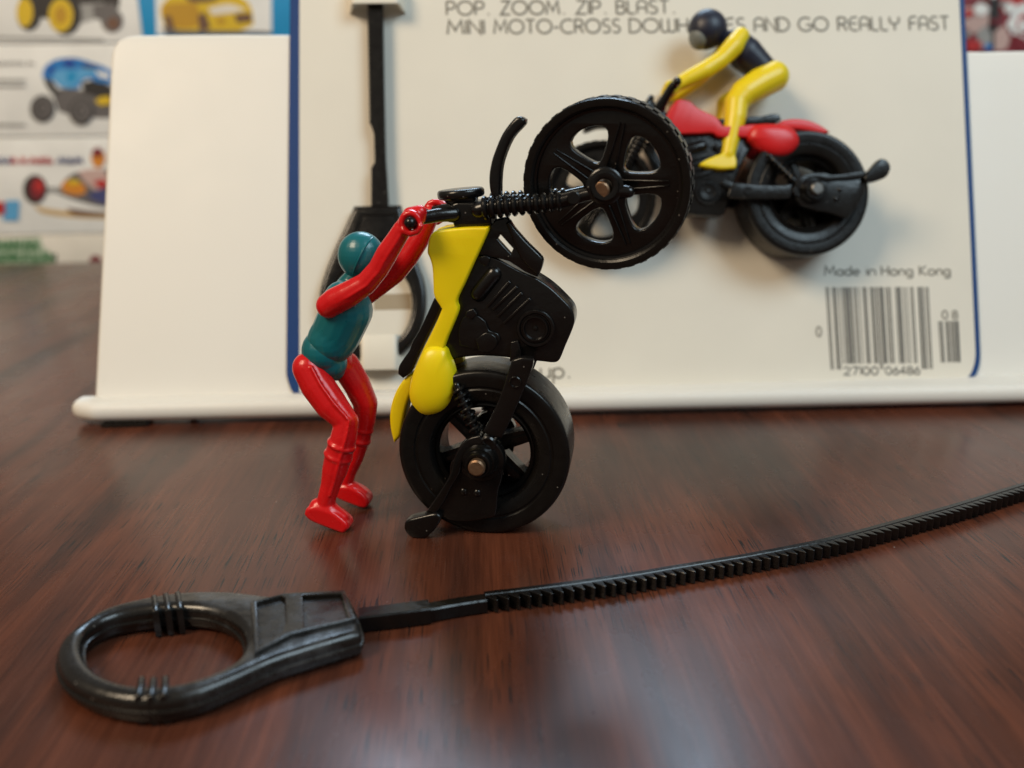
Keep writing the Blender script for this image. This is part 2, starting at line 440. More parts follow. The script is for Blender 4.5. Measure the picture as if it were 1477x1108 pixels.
g('Y', .62, [(0, 1), (0, .75)] + arc(.31, .72, .31, .24, 180, 360, 10) + [(.62, 1)], [(.31, .48), (.31, 0)])
g('F', .5, [(0, 0), (0, .72)] + arc(.26, .72, .26, .28, 180, 90, 6) + [(.5, 1)], [(0, .52), (.44, .52)])
g('.', .02, [(0, 0), (.02, .06)])
g('-', .3, [(0, .42), (.3, .42)])
g('a', .52, arc(.26, .3, .26, .3, 0, 360, 18), [(.52, .6), (.52, 0)])
g('d', .52, arc(.26, .3, .26, .3, 0, 360, 18), [(.52, 1), (.52, 0)])
g('e', .52, [(.02, .32), (.52, .32)] + arc(.26, .3, .26, .3, 5, 310, 16))
g('i', .0, [(0, 0), (0, .6)], [(0, .8), (0, .86)])
g('n', .46, [(0, 0), (0, .6)], [(0, .36)] + arc(.23, .36, .23, .24, 180, 0, 10) + [(.46, 0)])
g('o', .56, arc(.28, .3, .28, .3, 90, 450, 20))
g('g', .52, arc(.26, .3, .26, .3, 0, 360, 18), [(.52, .6), (.52, -.1)] + arc(.26, -.1, .26, .2, 0, -150, 8))
g('K', .56, [(0, 0), (0, 1)], [(.54, 1), (.02, .45), (.56, 0)])
g('u', .46, [(0, .6), (0, .24)] + arc(.23, .24, .23, .24, 180, 360, 10) + [(.46, .6)], [(.46, .3), (.46, 0)])
g('p', .52, arc(.26, .3, .26, .3, 0, 360, 18), [(0, .6), (0, -.35)])
g('0', .56, arc(.28, .5, .28, .5, 90, 450, 22))
g('1', .1, [(0, .85), (.1, 1), (.1, 0)])
g('2', .52, arc(.26, .73, .26, .27, 165, -30, 10) + [(0, 0), (.54, 0)])
g('7', .52, [(0, 1), (.52, 1), (.18, 0)])
g('6', .54, [(.42, 1), (.08, .5)] + arc(.27, .3, .27, .3, 150, 510, 20))
g('4', .56, [(.42, 0), (.42, 1), (0, .3), (.56, .3)])
g('8', .54, arc(.27, .75, .23, .25, 270, 630, 18), arc(.27, .26, .27, .26, 90, 450, 18))
g('5', .52, [(.48, 1), (.08, 1), (.04, .56)] + arc(.25, .31, .27, .31, 115, -150, 14))
LIFT = [0.0]
def add_stroke(bm, pts, wd, tf):
    P = [Vector(p) for p in pts]; Q = [P[0]]
    for p in P[1:]:
        if (p - Q[-1]).length > 1e-4: Q.append(p)
    P = Q; LIFT[0] = (LIFT[0] + .0006) % .006
    closed = (P[0] - P[-1]).length < 1e-3 and len(P) > 4
    if closed: P = P[:-1]
    n = len(P); Lr = []
    for i in range(n):
        a = P[i] - P[i-1] if (i > 0 or closed) else P[1] - P[0]
        b = P[(i+1) % n] - P[i] if (i < n-1 or closed) else P[i] - P[i-1]
        n1 = Vector((-a.y, a.x)).normalized(); n2 = Vector((-b.y, b.x)).normalized()
        m_ = n1 + n2
        m_ = m_.normalized() if m_.length > .2 else n1
        k = wd / 2 / max(m_.dot(n1), .45)
        Lr.append((P[i] + m_ * k, P[i] - m_ * k))
    V = [(bm.verts.new(tf(a.x, a.y, LIFT[0])), bm.verts.new(tf(b.x, b.y, LIFT[0]))) for a, b in Lr]
    for i in range(n if closed else n - 1):
        j = (i + 1) % n; bm.faces.new((V[i][0], V[i][1], V[j][1], V[j][0]))
def add_word(m, parent, word, x0, x1, b0, b1, top, wd, n=.012, P=None, gap=.17):
    """Stretch a word between two measured points of its baseline; top is the height of its capitals."""
    adv = 0; pos = []
    for ch in word:
        w_, st = G[ch]; pos.append(adv); adv += w_ + gap
    adv -= gap
    p0 = Vector(b0); p1 = Vector(b1); ex = (p1 - p0) / max(adv, .01); ey = Vector((-(p1 - p0).y, (p1 - p0).x)).normalized() * top
    for ch, a in zip(word, pos):
        bm = bmesh.new()
        for st in G[ch][1]:
            pts = [p0 + ex * (a + x) + ey * y for x, y in st]
            add_stroke(bm, [(p.x, p.y) for p in pts], wd, lambda a_, b_, l: (a_, -(n + l), b_))
        finish('full_stop' if ch == '.' else 'hyphen' if ch == '-' else 'digit' if ch.isdigit() else 'letter', bm, m, parent)

# ------------------------------------------------------------------ the toy card
def rrect_card(pl):  # list of pixels -> local
    return [C(x, y) for x, y in pl]
card_root = empty('toy_card', 'cream backing card with blue edge, slogan and bar code leaning on the white stand', 'toy packaging', CARD_M)
def card():
    bm = bmesh.new()
    topw = 13.6
    lx, rx = C(418, 0)[0], C(1391.5, 0)[0]
    lslope = (C(418, 0)[0] - C(413, 535)[0]) / (C(418, 0)[1] - C(413, 535)[1]); rslope = (C(1391.5, 0)[0] - C(1413, 500)[0]) / (C(1391.5, 0)[1] - C(1413, 500)[1])
    zt = C(900, 0)[1]
    tl = (lx + lslope * (topw - zt), topw); tr = (rx + rslope * (topw - zt), topw)
    out = [C(413, 535), C(416, 552), C(422, 566), C(430, 570), C(1380, 553), C(1398, 549), C(1408, 541), C(1413.5, 524), C(1414, 500), tr, tl]
    add_plate(bm, [out], -.062, 0, .012, 1, 3, 40)
    finish('card_sheet', bm, 'blue', card_root)
    bm = bmesh.new()                                     # the cream printed panel inside the blue edge
    ins = [C(432, 566), C(1384, 549), C(1394, 545), C(1401, 537), C(1406, 520), C(1406.5, 500), C(1383.5, 0), (tr[0] - .15, topw - .2), (tl[0] + .3, topw - .2), C(432, 0)]
    add_plate(bm, [ins], .001, .006, .002, 1, 3, 40)
    finish('printed_panel', bm, 'card', card_root)
    # slogan
    def line(words, y0, x0, y1, x1, cap, m='ink', wd=.062, name='lettering'):
        for word, a, b in words:
            ya = y0 + (y1 - y0) * (a - x0) / (x1 - x0); yb = y0 + (y1 - y0) * (b - x0) / (x1 - x0)
            pa, pb = C(a, ya), C(b, yb)
            add_word(m, card_root, word, a, b, pa, pb, cap, wd)
    cap = C(700, 30)[1] - C(700, 49.5)[1]
    line([('POP', 644.5, 698), ('.', 704, 705.5), ('ZOOM', 722.5, 806.5), ('.', 813, 814.5), ('ZIP', 831.5, 866), ('.', 872.5, 874), ('BLAST', 889.5, 965), ('.', 971.5, 973)], 22, 645, 19.6, 973, cap)
    line([('MINI', 645.5, 698), ('MOTO-CROSS', 713, 894.5), ('DOWH', 908.5, 992), ('ES', 1046, 1074.5), ('AND', 1088.5, 1138), ('GO', 1152, 1194.5), ('REALLY', 1209, 1297), ('FAST', 1312, 1369)], 49.5, 645, 43.2, 1369, cap)
    c2 = C(1280, 383.5)[1] - C(1280, 397)[1]
    line([('Made', 1189.5, 1239.5), ('in', 1250.5, 1262.5), ('Hong', 1271.5, 1316), ('Kong', 1326.5, 1370)], 397.6, 1189, 397, 1370, c2, 'ink', .045)
    c3 = C(800, 522)[1] - C(800, 545)[1]
    line([('up', 780, 813), ('.', 820, 821.5)], 545.5, 780, 545, 821, c3, 'ink', .06)
    c4 = C(1270, 529.5)[1] - C(1270, 540.5)[1]
    line([('27100', 1217.5, 1266), ('06486', 1277.5, 1326.5)], 541, 1217, 540, 1327, c4, 'inkdark', .038)
    c5 = C(1181, 471)[1] - C(1181, 485)[1]
    line([('0', 1177.5, 1184.5)], 485.5, 1177, 485.5, 1185, c5, 'ink', .042)
    c6 = C(1370, 448.5)[1] - C(1370, 460)[1]
    line([('0', 1359, 1366.5), ('8', 1373.5, 1381)], 460, 1359, 460, 1381, c6, 'ink', .042)
    # bar code, with the digits that stand under it
    Lc = ['0001101', '0011001', '0010011', '0111101', '0100011', '0110001', '0101111', '0111011', '0110111', '0001011']
    num = '02710006486'; s = sum(int(c) for c in num[0::2]) * 3 + sum(int(c) for c in num[1::2]); num += str(-s % 10)
    bits = '101' + ''.join(Lc[int(c)] for c in num[:6]) + '01010' + ''.join(''.join('1' if b == '0' else '0' for b in Lc[int(c)]) for c in num[6:]) + '101'
    Gc = lambda c: ''.join('1' if b == '0' else '0' for b in Lc[c])[::-1]
    addon = '1011' + Lc[0] + '01' + Lc[8]
    def bars(bits, tl_, tr_, bl_, br_, longs=None):
        bm = bmesh.new(); n = len(bits); i = 0
        while i < n:
            if bits[i] == '1':
                j = i
                while j < n and bits[j] == '1': j += 1
                a, b = i / n, (j + .12) / n
                e = 1.075 if longs and (i < 10 or i >= n - 10 or 45 <= i < 50) else 1.0
                q = []
                for t, top in ((a, 1), (b, 1), (b, 0), (a, 0)):
                    p = Vector(tl_).lerp(Vector(tr_), t); r = Vector(bl_).lerp(Vector(br_), t)
                    z = p if top else p + (r - p) * e
                    q.append(bm.verts.new((z.x, -.0125, z.y)))
                bm.faces.new(q); i = j
            else: i += 1
        finish('barcode', bm, 'inkdark', card_root)['kind'] = 'stuff'
    bars(bits, C(1190.5, 414.5), C(1338.5, 414), C(1197.5, 525), C(1344.5, 524), True)
    bars(addon, C(1353, 463.5), C(1382, 463), C(1357, 523), C(1385, 522.5))
    # straps that hold the pull cord, and a flat strip painting the shaded slot of the lower one
    bm = bmesh.new()
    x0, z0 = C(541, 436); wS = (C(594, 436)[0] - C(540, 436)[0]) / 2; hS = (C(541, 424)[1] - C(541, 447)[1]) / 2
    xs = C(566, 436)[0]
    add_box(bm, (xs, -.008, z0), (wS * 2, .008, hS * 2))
    finish('slot_shade_strip', bm, 'slot', card_root)
    def strap(px0, py0, px1, py1, n):
        bm = bmesh.new()
        (xa, za), (xb, zb) = C(px0, py1, n), C(px1, py0, n)
        prof = [(xa - .10, .012), (xa - .02, n * .6), (xa + .05, n - .03), (xa + .16, n), (xb - .16, n), (xb - .05, n - .03), (xb + .02, n * .6), (xb + .10, .012)]
        inn = [(x, max(k - .05, .008)) for x, k in prof]
        lp = prof + [(min(max(x, xa + .06), xb - .06), k - .05 if k > .1 else .009) for x, k in reversed(prof[1:-1])]
        add_plate(bm, [lp], za, zb, .015, 2, 2, 60, tf=lambda a, b, n_: (a, -b, n_))
        finish('card_strap', bm, 'loop', card_root)
    strap(505, -28, 577, 5, .62)
    strap(519, 482, 574, 534, .50)
card()

# ------------------------------------------------------------------ pull cord on the card
def cord_on_card():
    root = empty('pull_cord', 'black toothed pull cord strapped upright to the cream card', 'pull cord', CARD_M, 'toothed pull cords')
    NC = .30
    bm = bmesh.new()
    # strap with small teeth along its left edge
    right = [C(561, 300, NC), C(559, 262, NC), C(557, 232, NC), C(556, 200, NC), C(554.5, 120, NC), C(552.5, 0, NC)]
    topx = C(552.5, 0, NC); tz = topx[1] + 1.2
    left = [C(530.5, 0, NC)]
    out = [C(536, 300, NC)] + right + [(topx[0] - .02, tz), (left[0][0] - .02, tz)]
    ys = [i * 6.4 for i in range(0, 28)]
    for i, y in enumerate(ys):
        xx = 530.5 + 3.2 * y / 180
        out += [C(xx + 1.6, y + .6, NC), C(xx - .6, y + 3.6, NC), C(xx - .6, y + 4.6, NC)]
    out += [C(536.5, 184, NC), C(540, 196, NC), C(541, 236, NC), C(536, 244, NC)]
    add_plate(bm, [out], .14, .42, .02, 1, 1)
    finish('strap', bm, 'black', root)
    bm = bmesh.new()
    oc = (541, 438)
    ringo = []
    outer = [(511, 298), (545, 297), (579, 296.5), (584, 320), (592, 350), (603, 380), (612, 405), (615.5, 430), (613, 458), (603, 485), (585, 508), (560, 520), (535, 523), (508, 516), (484, 500), (468, 475), (461, 447), (462, 420), (470, 392), (484, 357), (497, 330)]
    inner = [(540, 377), (560, 381), (578, 394), (590, 413), (594.5, 437), (591, 462), (579, 484), (560, 496), (538, 499), (514, 494), (495, 480), (484, 460), (481, 436), (486, 412), (500, 392), (520, 380)]
    add_plate(bm, [[C(x, y, NC) for x, y in outer], [C(x, y, NC) for x, y in inner]], .06, .42, .12, 4, 4, 60)
    finish('handle_ring', bm, 'black', root)
    bm = bmesh.new()
    add_plate(bm, [[C(x, y, .44) for x, y in [(517, 306), (574, 305), (579, 325), (583, 345), (505, 347), (511, 325)]], [C(x, y, .44) for x, y in [(523, 311), (569, 310), (574, 328), (577, 341), (513, 342), (517, 327)]]], .41, .46, .015, 1, 2)
    finish('handle_rim', bm, 'black', root)
cord_on_card()

# ------------------------------------------------------------------ motorcycle frame of reference: local X forward of the picture, Y away, Z up
PSI = radians(11)
U = Vector((cos(PSI), -sin(PSI), 0)); NB = Vector((-sin(PSI), -cos(PSI), 0))
RW, WW = 1.68, .60                       # rear wheel radius, half width
BO = ground(699, 770) - NB * WW
BIKE_M = Matrix.Translation(BO) @ Matrix.Rotation(-PSI, 4, 'Z')
BIKE_I = BIKE_M.inverted()
def B(px, py, n=0.0):
    p = BIKE_I @ hit(px, py, BO + NB * n, NB); return (p.x, p.z)
def B3(px, py, n=0.0):
    u, v = B(px, py, n); return Vector((u, -n, v))
def ground_n(px, py): return (ground(px, py) - BO).dot(NB)
def BL(pl, n): return [B(x, y, n) for x, y in pl]
AX = Vector((0, -1, 0))                  # towards the camera side
REAR = Vector((0, 0, RW))
FRONT = B3(876.5, 266, 0.0)
print('FRONT', FRONT, 'dist', (BIKE_M @ FRONT - CO).length, 'rear', (BIKE_M @ REAR - CO).length)
print('ground_n near toe', ground_n(500, 763), 'far toe', ground_n(528, 728), 'pad', ground_n(605, 778))

def wheel_rear(root):
    bm = bmesh.new()
    R = RW
    # rim, spokes, hub
    add_lathe(bm, [(1.0, .40), (1.0, -.40), (.955, -.42), (.90, -.38), (.90, .38), (.955, .42)], REAR, AX, seg=72)
    for k in range(6):
        a = radians(18 + 60 * k); d = Vector((cos(a), 0, sin(a))); s = Vector((-sin(a), 0, cos(a)))
        for (r0, r1, w0, w1, n0, n1) in ((.2, .93, .17, .12, -.16, .16), (.2, .92, .05, .04, -.24, .24)):
            vs = []
            for n in (n0, n1):
                for r, w_ in ((r0, -w0), (r1, -w1), (r1, w1), (r0, w0)):
                    vs.append(bm.verts.new(REAR + d * r + s * w_ + AX * n))
            for f in ((0, 1, 2, 3), (7, 6, 5, 4), (0, 4, 5, 1), (1, 5, 6, 2), (2, 6, 7, 3), (3, 7, 4, 0)): bm.faces.new([vs[i] for i in f])
    add_lathe(bm, [(0, .62), (.24, .62), (.30, .58), (.34, .2), (.34, -.2), (.30, -.58), (.24, -.62), (0, -.62)], REAR, AX, seg=40, closed=False)
    wh = finish('rear_wheel', bm, 'black', root)
    bm = bmesh.new()
    half = [(1.005, .44), (1.05, .52), (1.10, .555), (1.30, .575), (1.325, .555), (1.355, .555), (1.38, .58), (1.56, .60), (1.635, .595), (1.665, .575), (1.68, .545), (1.687, .48), (1.69, .14)]
    prof = half + [(r, -n) for r, n in reversed(half)]
    add_lathe(bm, prof, REAR, AX, seg=96)
    finish('tyre', bm, 'rubber', wh, 30)
    for s in (1, -1):
        bm = bmesh.new()
        add_lathe(bm, [(0, s*1.30), (.13, s*1.30), (.16, s*1.275), (.16, s*.6), (0, s*.6)], REAR, AX, seg=28, closed=False)
        finish('axle_pin', bm, 'brass', wh)
def wheel_front(root):
    R, hw = 1.53, .27
    cam_l = BIKE_I @ CO
    # steered: axis turned a little further than the frame
    th, el = radians(9), radians(6)
    ax = Vector((-sin(th) * cos(el), -cos(th) * cos(el), -sin(el))).normalized()
    e1 = Vector((1, 0, 0)); e1 = (e1 - ax * e1.dot(ax)).normalized(); e2 = -ax.cross(e1)
    if e2.z < 0: e2 = -e2
    tf = lambda a, b, n: FRONT + e1 * a + e2 * b + ax * n
    bm = bmesh.new()
    holes = []
    for k in range(5):
        a0 = radians(40 + 72 * k)
        pts = [(.31, -.27), (.44, -.50), (.56, -.57), (.65, -.50), (.685, -.25), (.69, 0), (.685, .25), (.65, .50), (.56, .57), (.44, .50), (.31, .27), (.275, 0)]
        holes.append([(R * r * cos(a0 + t * .70), R * r * sin(a0 + t * .70)) for r, t in pts])
    disc = [(R * .865 * cos(2*pi*i/48), R * .865 * sin(2*pi*i/48)) for i in range(48)]
    add_plate(bm, [disc] + holes, -.12, .12, .035, 4, 2, 70, tf)
    for k in range(5):                                   # ridge along each spoke
        a0 = radians(76 + 72 * k); d = Vector((cos(a0), sin(a0))); s = Vector((-sin(a0), cos(a0)))
        for off in (-.085, .085):
            lp = [d * .25 + s * (off - .022), d * 1.12 + s * (off * .45 - .014), d * 1.12 + s * (off * .45 + .014), d * .25 + s * (off + .022)]
            add_plate(bm, [[(p.x, p.y) for p in lp]], -.165, .165, .02, 3, 1, 48, tf)
    add_lathe(bm, [(0, .30), (.20, .30), (.27, .26), (.30, .12), (.30, -.12), (.27, -.26), (.20, -.30), (0, -.30)], FRONT, ax, seg=40, closed=False)
    add_lathe(bm, [(R*.84, .16), (R*.875, .17), (R*.875, -.17), (R*.84, -.16)], FRONT, ax, seg=80)
    wh = finish('front_wheel', bm, 'black', root)
    bm = bmesh.new()
    half = [(R*.862, .155), (R*.875, .215), (R*.90, .245), (R*.955, .255), (R*.980, .25), (R*.985, .225), (R*.985, .21), (R*.978, .20), (R*.978, .02)]
    add_lathe(bm, half + [(r, -n) for r, n in reversed(half)], FRONT, ax, seg=112)
    finish('tyre', bm, 'rubber', wh, 30)
    bm = bmesh.new()                                     # tread lugs, staggered left and right
    NL = 38
    for k in range(NL):
        for s in (1, -1):
            a = 2*pi*(k + (0.5 if s > 0 else 0)) / NL
            d = e1 * cos(a) + e2 * sin(a); t = -e1 * sin(a) + e2 * cos(a)
            Rm = Matrix((t, ax, d)).transposed()
            add_box(bm, FRONT + d * (R * .985 - .004) + ax * (s * .108), (.132, .20, .032), Rm)
    o = finish('tread', bm, 'rubber', wh); o['kind'] = 'stuff'
    for s in (1, -1):
        bm = bmesh.new(); add_lathe(bm, [(0, s*.60), (.125, s*.60), (.15, s*.575), (.15, s*.3), (0, s*.3)], FRONT, ax, seg=28, closed=False)
        finish('axle_pin', bm, 'brass', wh)
    return ax

def motorcycle():
    root = empty('toy_motorcycle', 'black and yellow toy motorcycle balanced on its rear wheel on the brown table', 'toy motorcycle', BIKE_M, 'toy motorcycles')
    # --- frame and engine block
    F = .33
    bm = bmesh.new()
    outl = [(700, 368), (722, 376), (740, 386), (758, 395), (774.5, 402), (795, 416), (814, 434), (825, 447), (828.5, 460), (826, 474), (815, 500), (807, 519), (799, 523.5), (782, 522), (752, 519), (720, 515), (690, 514), (660, 517), (646, 522), (634, 526), (628, 505), (640, 470), (650, 440), (668, 395), (684, 372)]
    hole = [(718.5, 345), (721.8, 339), (739.5, 359), (736.5, 365)]
    add_plate(bm, [BL(outl, F)], -F, F, .045, 4, 3, 40)
    fr = finish('frame', bm, 'black', root)
    bm = bmesh.new()                                     # bracket that carries the steering head, with its window
    neck = [(706, 328), (714, 317), (731.6, 313), (741, 328), (752, 341), (762, 352), (781, 371), (783, 380), (778.5, 394), (774.5, 400), (756, 392), (735, 378), (712, 372), (690, 368), (692, 345)]
    hole = [(717.5, 345), (721.5, 338.5), (740, 359), (736.5, 366)]
    add_plate(bm, [BL(neck, F + .02), BL(hole, F + .02)], F - .16, F + .02, .035, 4, 2, 40)
    finish('neck_bracket', bm, 'black', fr)
    bm = bmesh.new()
    add_plate(bm, [BL([(729, 322), (735, 318), (741, 328), (752, 341), (762, 352), (781, 371), (783, 380), (778.5, 394), (774, 398), (764, 388), (752, 375), (745, 362), (741, 352)], F + .07)], F - .16, F + .07, .05, 3, 3, 50)
    finish('down_tube', bm, 'black', fr)
    for s in (1, -1):
        def sp(bm, loops, n0, n1, bev=.02, sub=3, corner=48):
            add_plate(bm, loops, s * n0, s * n1, bev, 4, sub, corner)
        # cylinder and its cooling fins
        bm = bmesh.new()
        add_tube(bm, [Vector((u, -s * (F - .06), v)) for u, v in (B(690, 424, F), B(712, 396, F))], .165, 16)
        finish('cylinder', bm, 'black', fr)
        for (xa, ya, xb, yb) in ((570, 655, 722, 485), (608, 672, 770, 520), (640, 720, 802, 560), (680, 765, 857, 598)):
            pa = Vector(B(580 + xa / 4.618, 300 + ya / 4.618, F)); pb = Vector(B(580 + xb / 4.618, 300 + yb / 4.618, F))
            d = (pb - pa).normalized(); q = Vector((-d.y, d.x)) * .030
            bm = bmesh.new(); sp(bm, [[pa + q, pb + q, pb - q, pa - q]], F - .02, F + .095, .020, 1)
            finish('cooling_fin', bm, 'black', fr)
        bm = bmesh.new()
        cu, cv = B(772.7, 473, F); c = Vector((cu, 0, cv)); ax = AX * s
        add_lathe(bm, [(0, F), (.36, F), (.36, F+.06), (.34, F+.085), (.30, F+.085), (.275, F+.05), (.255, F+.05), (.235, F+.10), (.21, F+.10), (.19, F+.05), (.05, F+.04), (.04, F+.07), (0, F+.08)], c, ax, seg=40, closed=False)
        finish('crankcase_cover', bm, 'black', fr)
        for pl, h in (([(668, 458), (682, 452), (700, 462), (706, 476), (718, 480), (722, 490), (714, 500), (700, 497), (690, 504), (676, 500), (664, 497), (662, 478)], .06),
                      ([(688, 488), (702, 478), (716, 484), (718, 497), (706, 507), (692, 504)], .11),
                      ([(738, 492), (748, 490), (752, 506), (750, 520), (736, 520)], .09),
                      ([(690, 372), (700, 368), (708, 372), (704, 384), (694, 380)], .06),
                      ([(674, 448), (684, 444), (690, 452), (682, 460), (673, 456)], .10)):
            bm = bmesh.new(); sp(bm, [BL(pl, F)], F - .02, F + h, .02, 2, 60)   # carburettor and gear lumps in relief
            finish('engine_casing', bm, 'black', fr)
        # swing arm, its boss, gear housing, wheelie bar, shock
        z5 = lambda pl: [(560 + x / 3.821, 500 + y / 3.821) for x, y in pl]
        n = .86
        bm = bmesh.new()
        sp(bm, [BL(z5([(680, 78), (735, 62), (800, 68), (795, 110), (760, 210), (715, 320), (660, 440), (625, 505), (570, 500), (518, 470), (560, 400), (620, 260)]), n)], .66, n, .035)
        u_, v_ = B(*z5([(700, 195)])[0], n)
        add_lathe(bm, [(0, n), (.115, n), (.115, n+.03), (.105, n+.04), (.09, n+.04), (.08, n+.01), (0, n+.01)], Vector((u_, 0, v_)), AX * s, seg=24, closed=False)
        finish('swing_arm', bm, 'black', root)
        bm = bmesh.new()
        hc = Vector(B(683.5, 674.5, 1.1)); HN = .95
        hub2 = Vector((0, RW))
        prof = [(0, .62), (.43, .62), (.47, .66), (.47, .82), (.44, .86), (.36, .87), (.34, .92), (.31, 1.0), (.29, 1.04), (.265, 1.04), (.255, 1.14), (.235, 1.18), (.20, 1.18), (.18, 1.15), (0, 1.15)]
        add_lathe(bm, prof, REAR, AX * s, seg=44, closed=False)
        sp(bm, [BL(z5([(345, 640), (335, 730), (300, 840), (265, 905), (330, 955), (430, 965), (560, 945), (592, 925), (605, 800), (628, 720), (636, 600), (560, 560), (420, 570)]), .84)], .62, .84, .03)
        for q in ((415, 800), (490, 806)):
            u_, v_ = B(*z5([q])[0], .84); add_ball(bm, (u_, -s * .84, v_), .075, 1, .6, 1, seg=14)
        u_, v_ = B(*z5([(548, 538)])[0], .9)
        add_lathe(bm, [(0, .64), (.16, .64), (.16, .90), (.13, .93), (.10, .93), (.09, .89), (0, .89)], Vector((u_, 0, v_)), AX * s, seg=24, closed=False)
        finish('gear_housing', bm, 'black', root)
        bm = bmesh.new()                                 # wheelie bar with its paddle foot
        nn = .93
        arm = z5([(505, 492), (440, 510), (395, 555), (365, 610), (345, 690), (310, 760), (265, 830), (215, 905), (262, 925), (310, 850), (350, 770), (392, 700), (405, 640), (440, 580), (500, 548), (540, 545)])
        sp(bm, [BL(arm, nn)], .78, nn, .03, 3, 55)
        finish_pad = z5([(105, 958), (180, 938), (262, 922), (292, 945), (272, 990), (222, 1044), (180, 1062), (122, 1052), (90, 1015), (88, 980)])
        pl = BL(finish_pad, .99)
        sp(bm, [pl], .70, .99, .05, 3, 60)
        cc = sum((Vector(p) for p in pl), Vector((0, 0))) / len(pl)
        ring = [cc + (Vector(p) - cc) * .84 for p in pl]
        finish('wheelie_bar', bm, 'black', root)
        bm = bmesh.new()                                 # coil shock
        p0 = B3(659, 556, .62); p1 = B3(686, 623, .72); p0.y *= s; p1.y *= s
        add_tube(bm, [p0, p1], .07, 10)
        N_ = 110; turns = 6.5; path = []
        d = (p1 - p0).normalized(); e = d.cross(Vector((0, 1, 0))).normalized(); f = d.cross(e)
        for i in range(N_ + 1):
            t = i / N_; a = 2 * pi * turns * t; path.append(p0.lerp(p1, .06 + .9 * t) + (e * cos(a) + f * sin(a)) * .115)
        add_tube(bm, path, .036, 8)
        finish('shock_spring', bm, 'black', root)
    # --- saddle
    bm = bmesh.new()
    add_plate(bm, [BL([(626, 430.5), (639, 435), (632, 455), (618, 483), (609, 501), (600, 520), (592, 538), (581, 546), (574, 540), (575, 529), (583, 516), (590, 506), (595, 492.5), (604, 478), (615, 455)], .3)], -.3, .3, .03, 4, 3, 38)
    finish('seat', bm, 'black', root)
    # --- yellow tank, side panels and tail
    bm = bmesh.new()
    tank = [(616, 365), (617, 352), (620, 341), (629, 333.5), (666, 329), (704.5, 327.5), (704, 334), (680, 386.5), (669, 411), (658.5, 434), (661, 448), (651.5, 473), (645, 488), (639, 505), (620, 515), (605, 515), (612, 500), (620.5, 483.5), (631, 461), (637, 446), (626, 428), (624.5, 412), (623, 386.5), (619, 372)]
    add_plate(bm, [BL(tank, .50)], -.50, .50, .045, 3, 3, 40)
    bulb = [(639, 506), (645, 518), (651, 531), (655, 550), (653, 572), (644, 589), (629.5, 599.5), (610, 602.5), (596, 594), (588.5, 578), (588.5, 560), (595, 536), (607, 511), (620, 503)]
    for s in (1, -1):
        lp = BL(bulb, .66)
        add_plate(bm, [lp], s * .30, s * .52, .03, 2, 3, 60)
        add_pillow(bm, lp, s * .50, s * .23, 9, 3, 70, power=.8)
    tl_ = [Vector(p) for p in BL(tank, .50)]
    add_plate(bm, [[tuple(p) for p in inset(tl_ if area2(tl_) > 0 else tl_[::-1], -.014)]], -.012, .012, .008, 2, 3, 40)
    finish('tank_cover', bm, 'yellow', root, 50)
    bm = bmesh.new()
    add_plate(bm, [BL([(596, 540), (588, 543), (579, 551.5), (568.5, 570), (562, 594), (562.5, 618.5), (567.6, 640), (576.5, 630), (580, 612.5), (586, 585), (594, 562)], .25)], -.25, .25, .06, 3, 3, 50)
    finish('tail_fender', bm, 'yellow', root)
    # --- steering: plate, handlebar, forks, mudguard
    bm = bmesh.new()
    add_plate(bm, [BL([(651, 295), (660, 292), (705, 293), (708, 300), (708, 325), (690, 327), (655, 327.5), (653, 322), (646, 321), (645, 304), (650, 303)], .36)], -.36, .36, .05, 4, 3, 45)
    add_plate(bm, [BL([(638, 283), (645, 278), (684, 276), (684, 296), (650, 298), (640, 290)], .22)], -.22, .22, .04, 2, 2, 45)
    finish('steering_head', bm, 'black', root)
    bm = bmesh.new()
    cpl = B3(660.5, 281, .3); cpl.y = 0
    e1 = (B3(695, 275, .3) - B3(626, 281, .3)); hl = e1.length / 2; e1.normalize(); e1.y = 0
    nrm = Vector((-e1.z, 0, e1.x))
    out = [(hl * cos(a) * (1 if cos(a) < 0 else .97), .42 * sin(a)) for a in [2*pi*i/36 for i in range(36)]]
    add_plate(bm, [out], -.085, .085, .06, 3, 1, 48, tf=lambda a, b, n: cpl + e1 * a + Vector((0, 1, 0)) * b + nrm * n)
    finish('number_plate', bm, 'black', root)
    for s in (1, -1):
        def Q(px, py, n): p = B3(px, py, n); p.y *= s; return p
        bm = bmesh.new()
        add_tube(bm, [Q(655, 309, .34), Q(632, 310.5, .46), Q(606, 315, .60), Q(597, 318.5, .66)], [.135, .125, .12, .12], 16)
        add_tube(bm, [Q(596, 319, .56), Q(593, 320.5, .74), Q(592, 321.5, .93)], [.12, .12, .115], 16)
        finish('handlebar', bm, 'black', root)
        bm = bmesh.new()
        nf = .44
        a = Q(700, 300, nf); b = Q(806, 291, nf); c = Q(858, 278, nf); hub = FRONT + Vector((0, -s * nf, 0))
        add_tube(bm, [Q(690, 303, nf), a, b, c, Q(872, 272, nf)], [.14, .14, .12, .115, .12], 16)
        for k in range(11):                              # bellows of the fork boot
            t = k / 10; p = a.lerp(b, t); d = (b - a).normalized(); r = .215 - .045 * t
            add_lathe(bm, [(.08, -.045), (r - .03, -.045), (r, -.015), (r, .015), (r - .03, .045), (.08, .045)], p, d, seg=20)
        p = hub
        fr_ax = Vector((0, -s, 0))
        add_lathe(bm, [(.135, -.06), (.30, -.06), (.325, -.03), (.325, .04), (.30, .065), (.26, .07), (.235, .10), (.19, .10), (.15, .09), (.135, .06)], Q(872.5, 268.5, nf + .05), fr_ax, seg=36)
        add_tube(bm, [Q(890, 276, nf), Q(907, 277, nf + .02)], [.13, .105], 14)
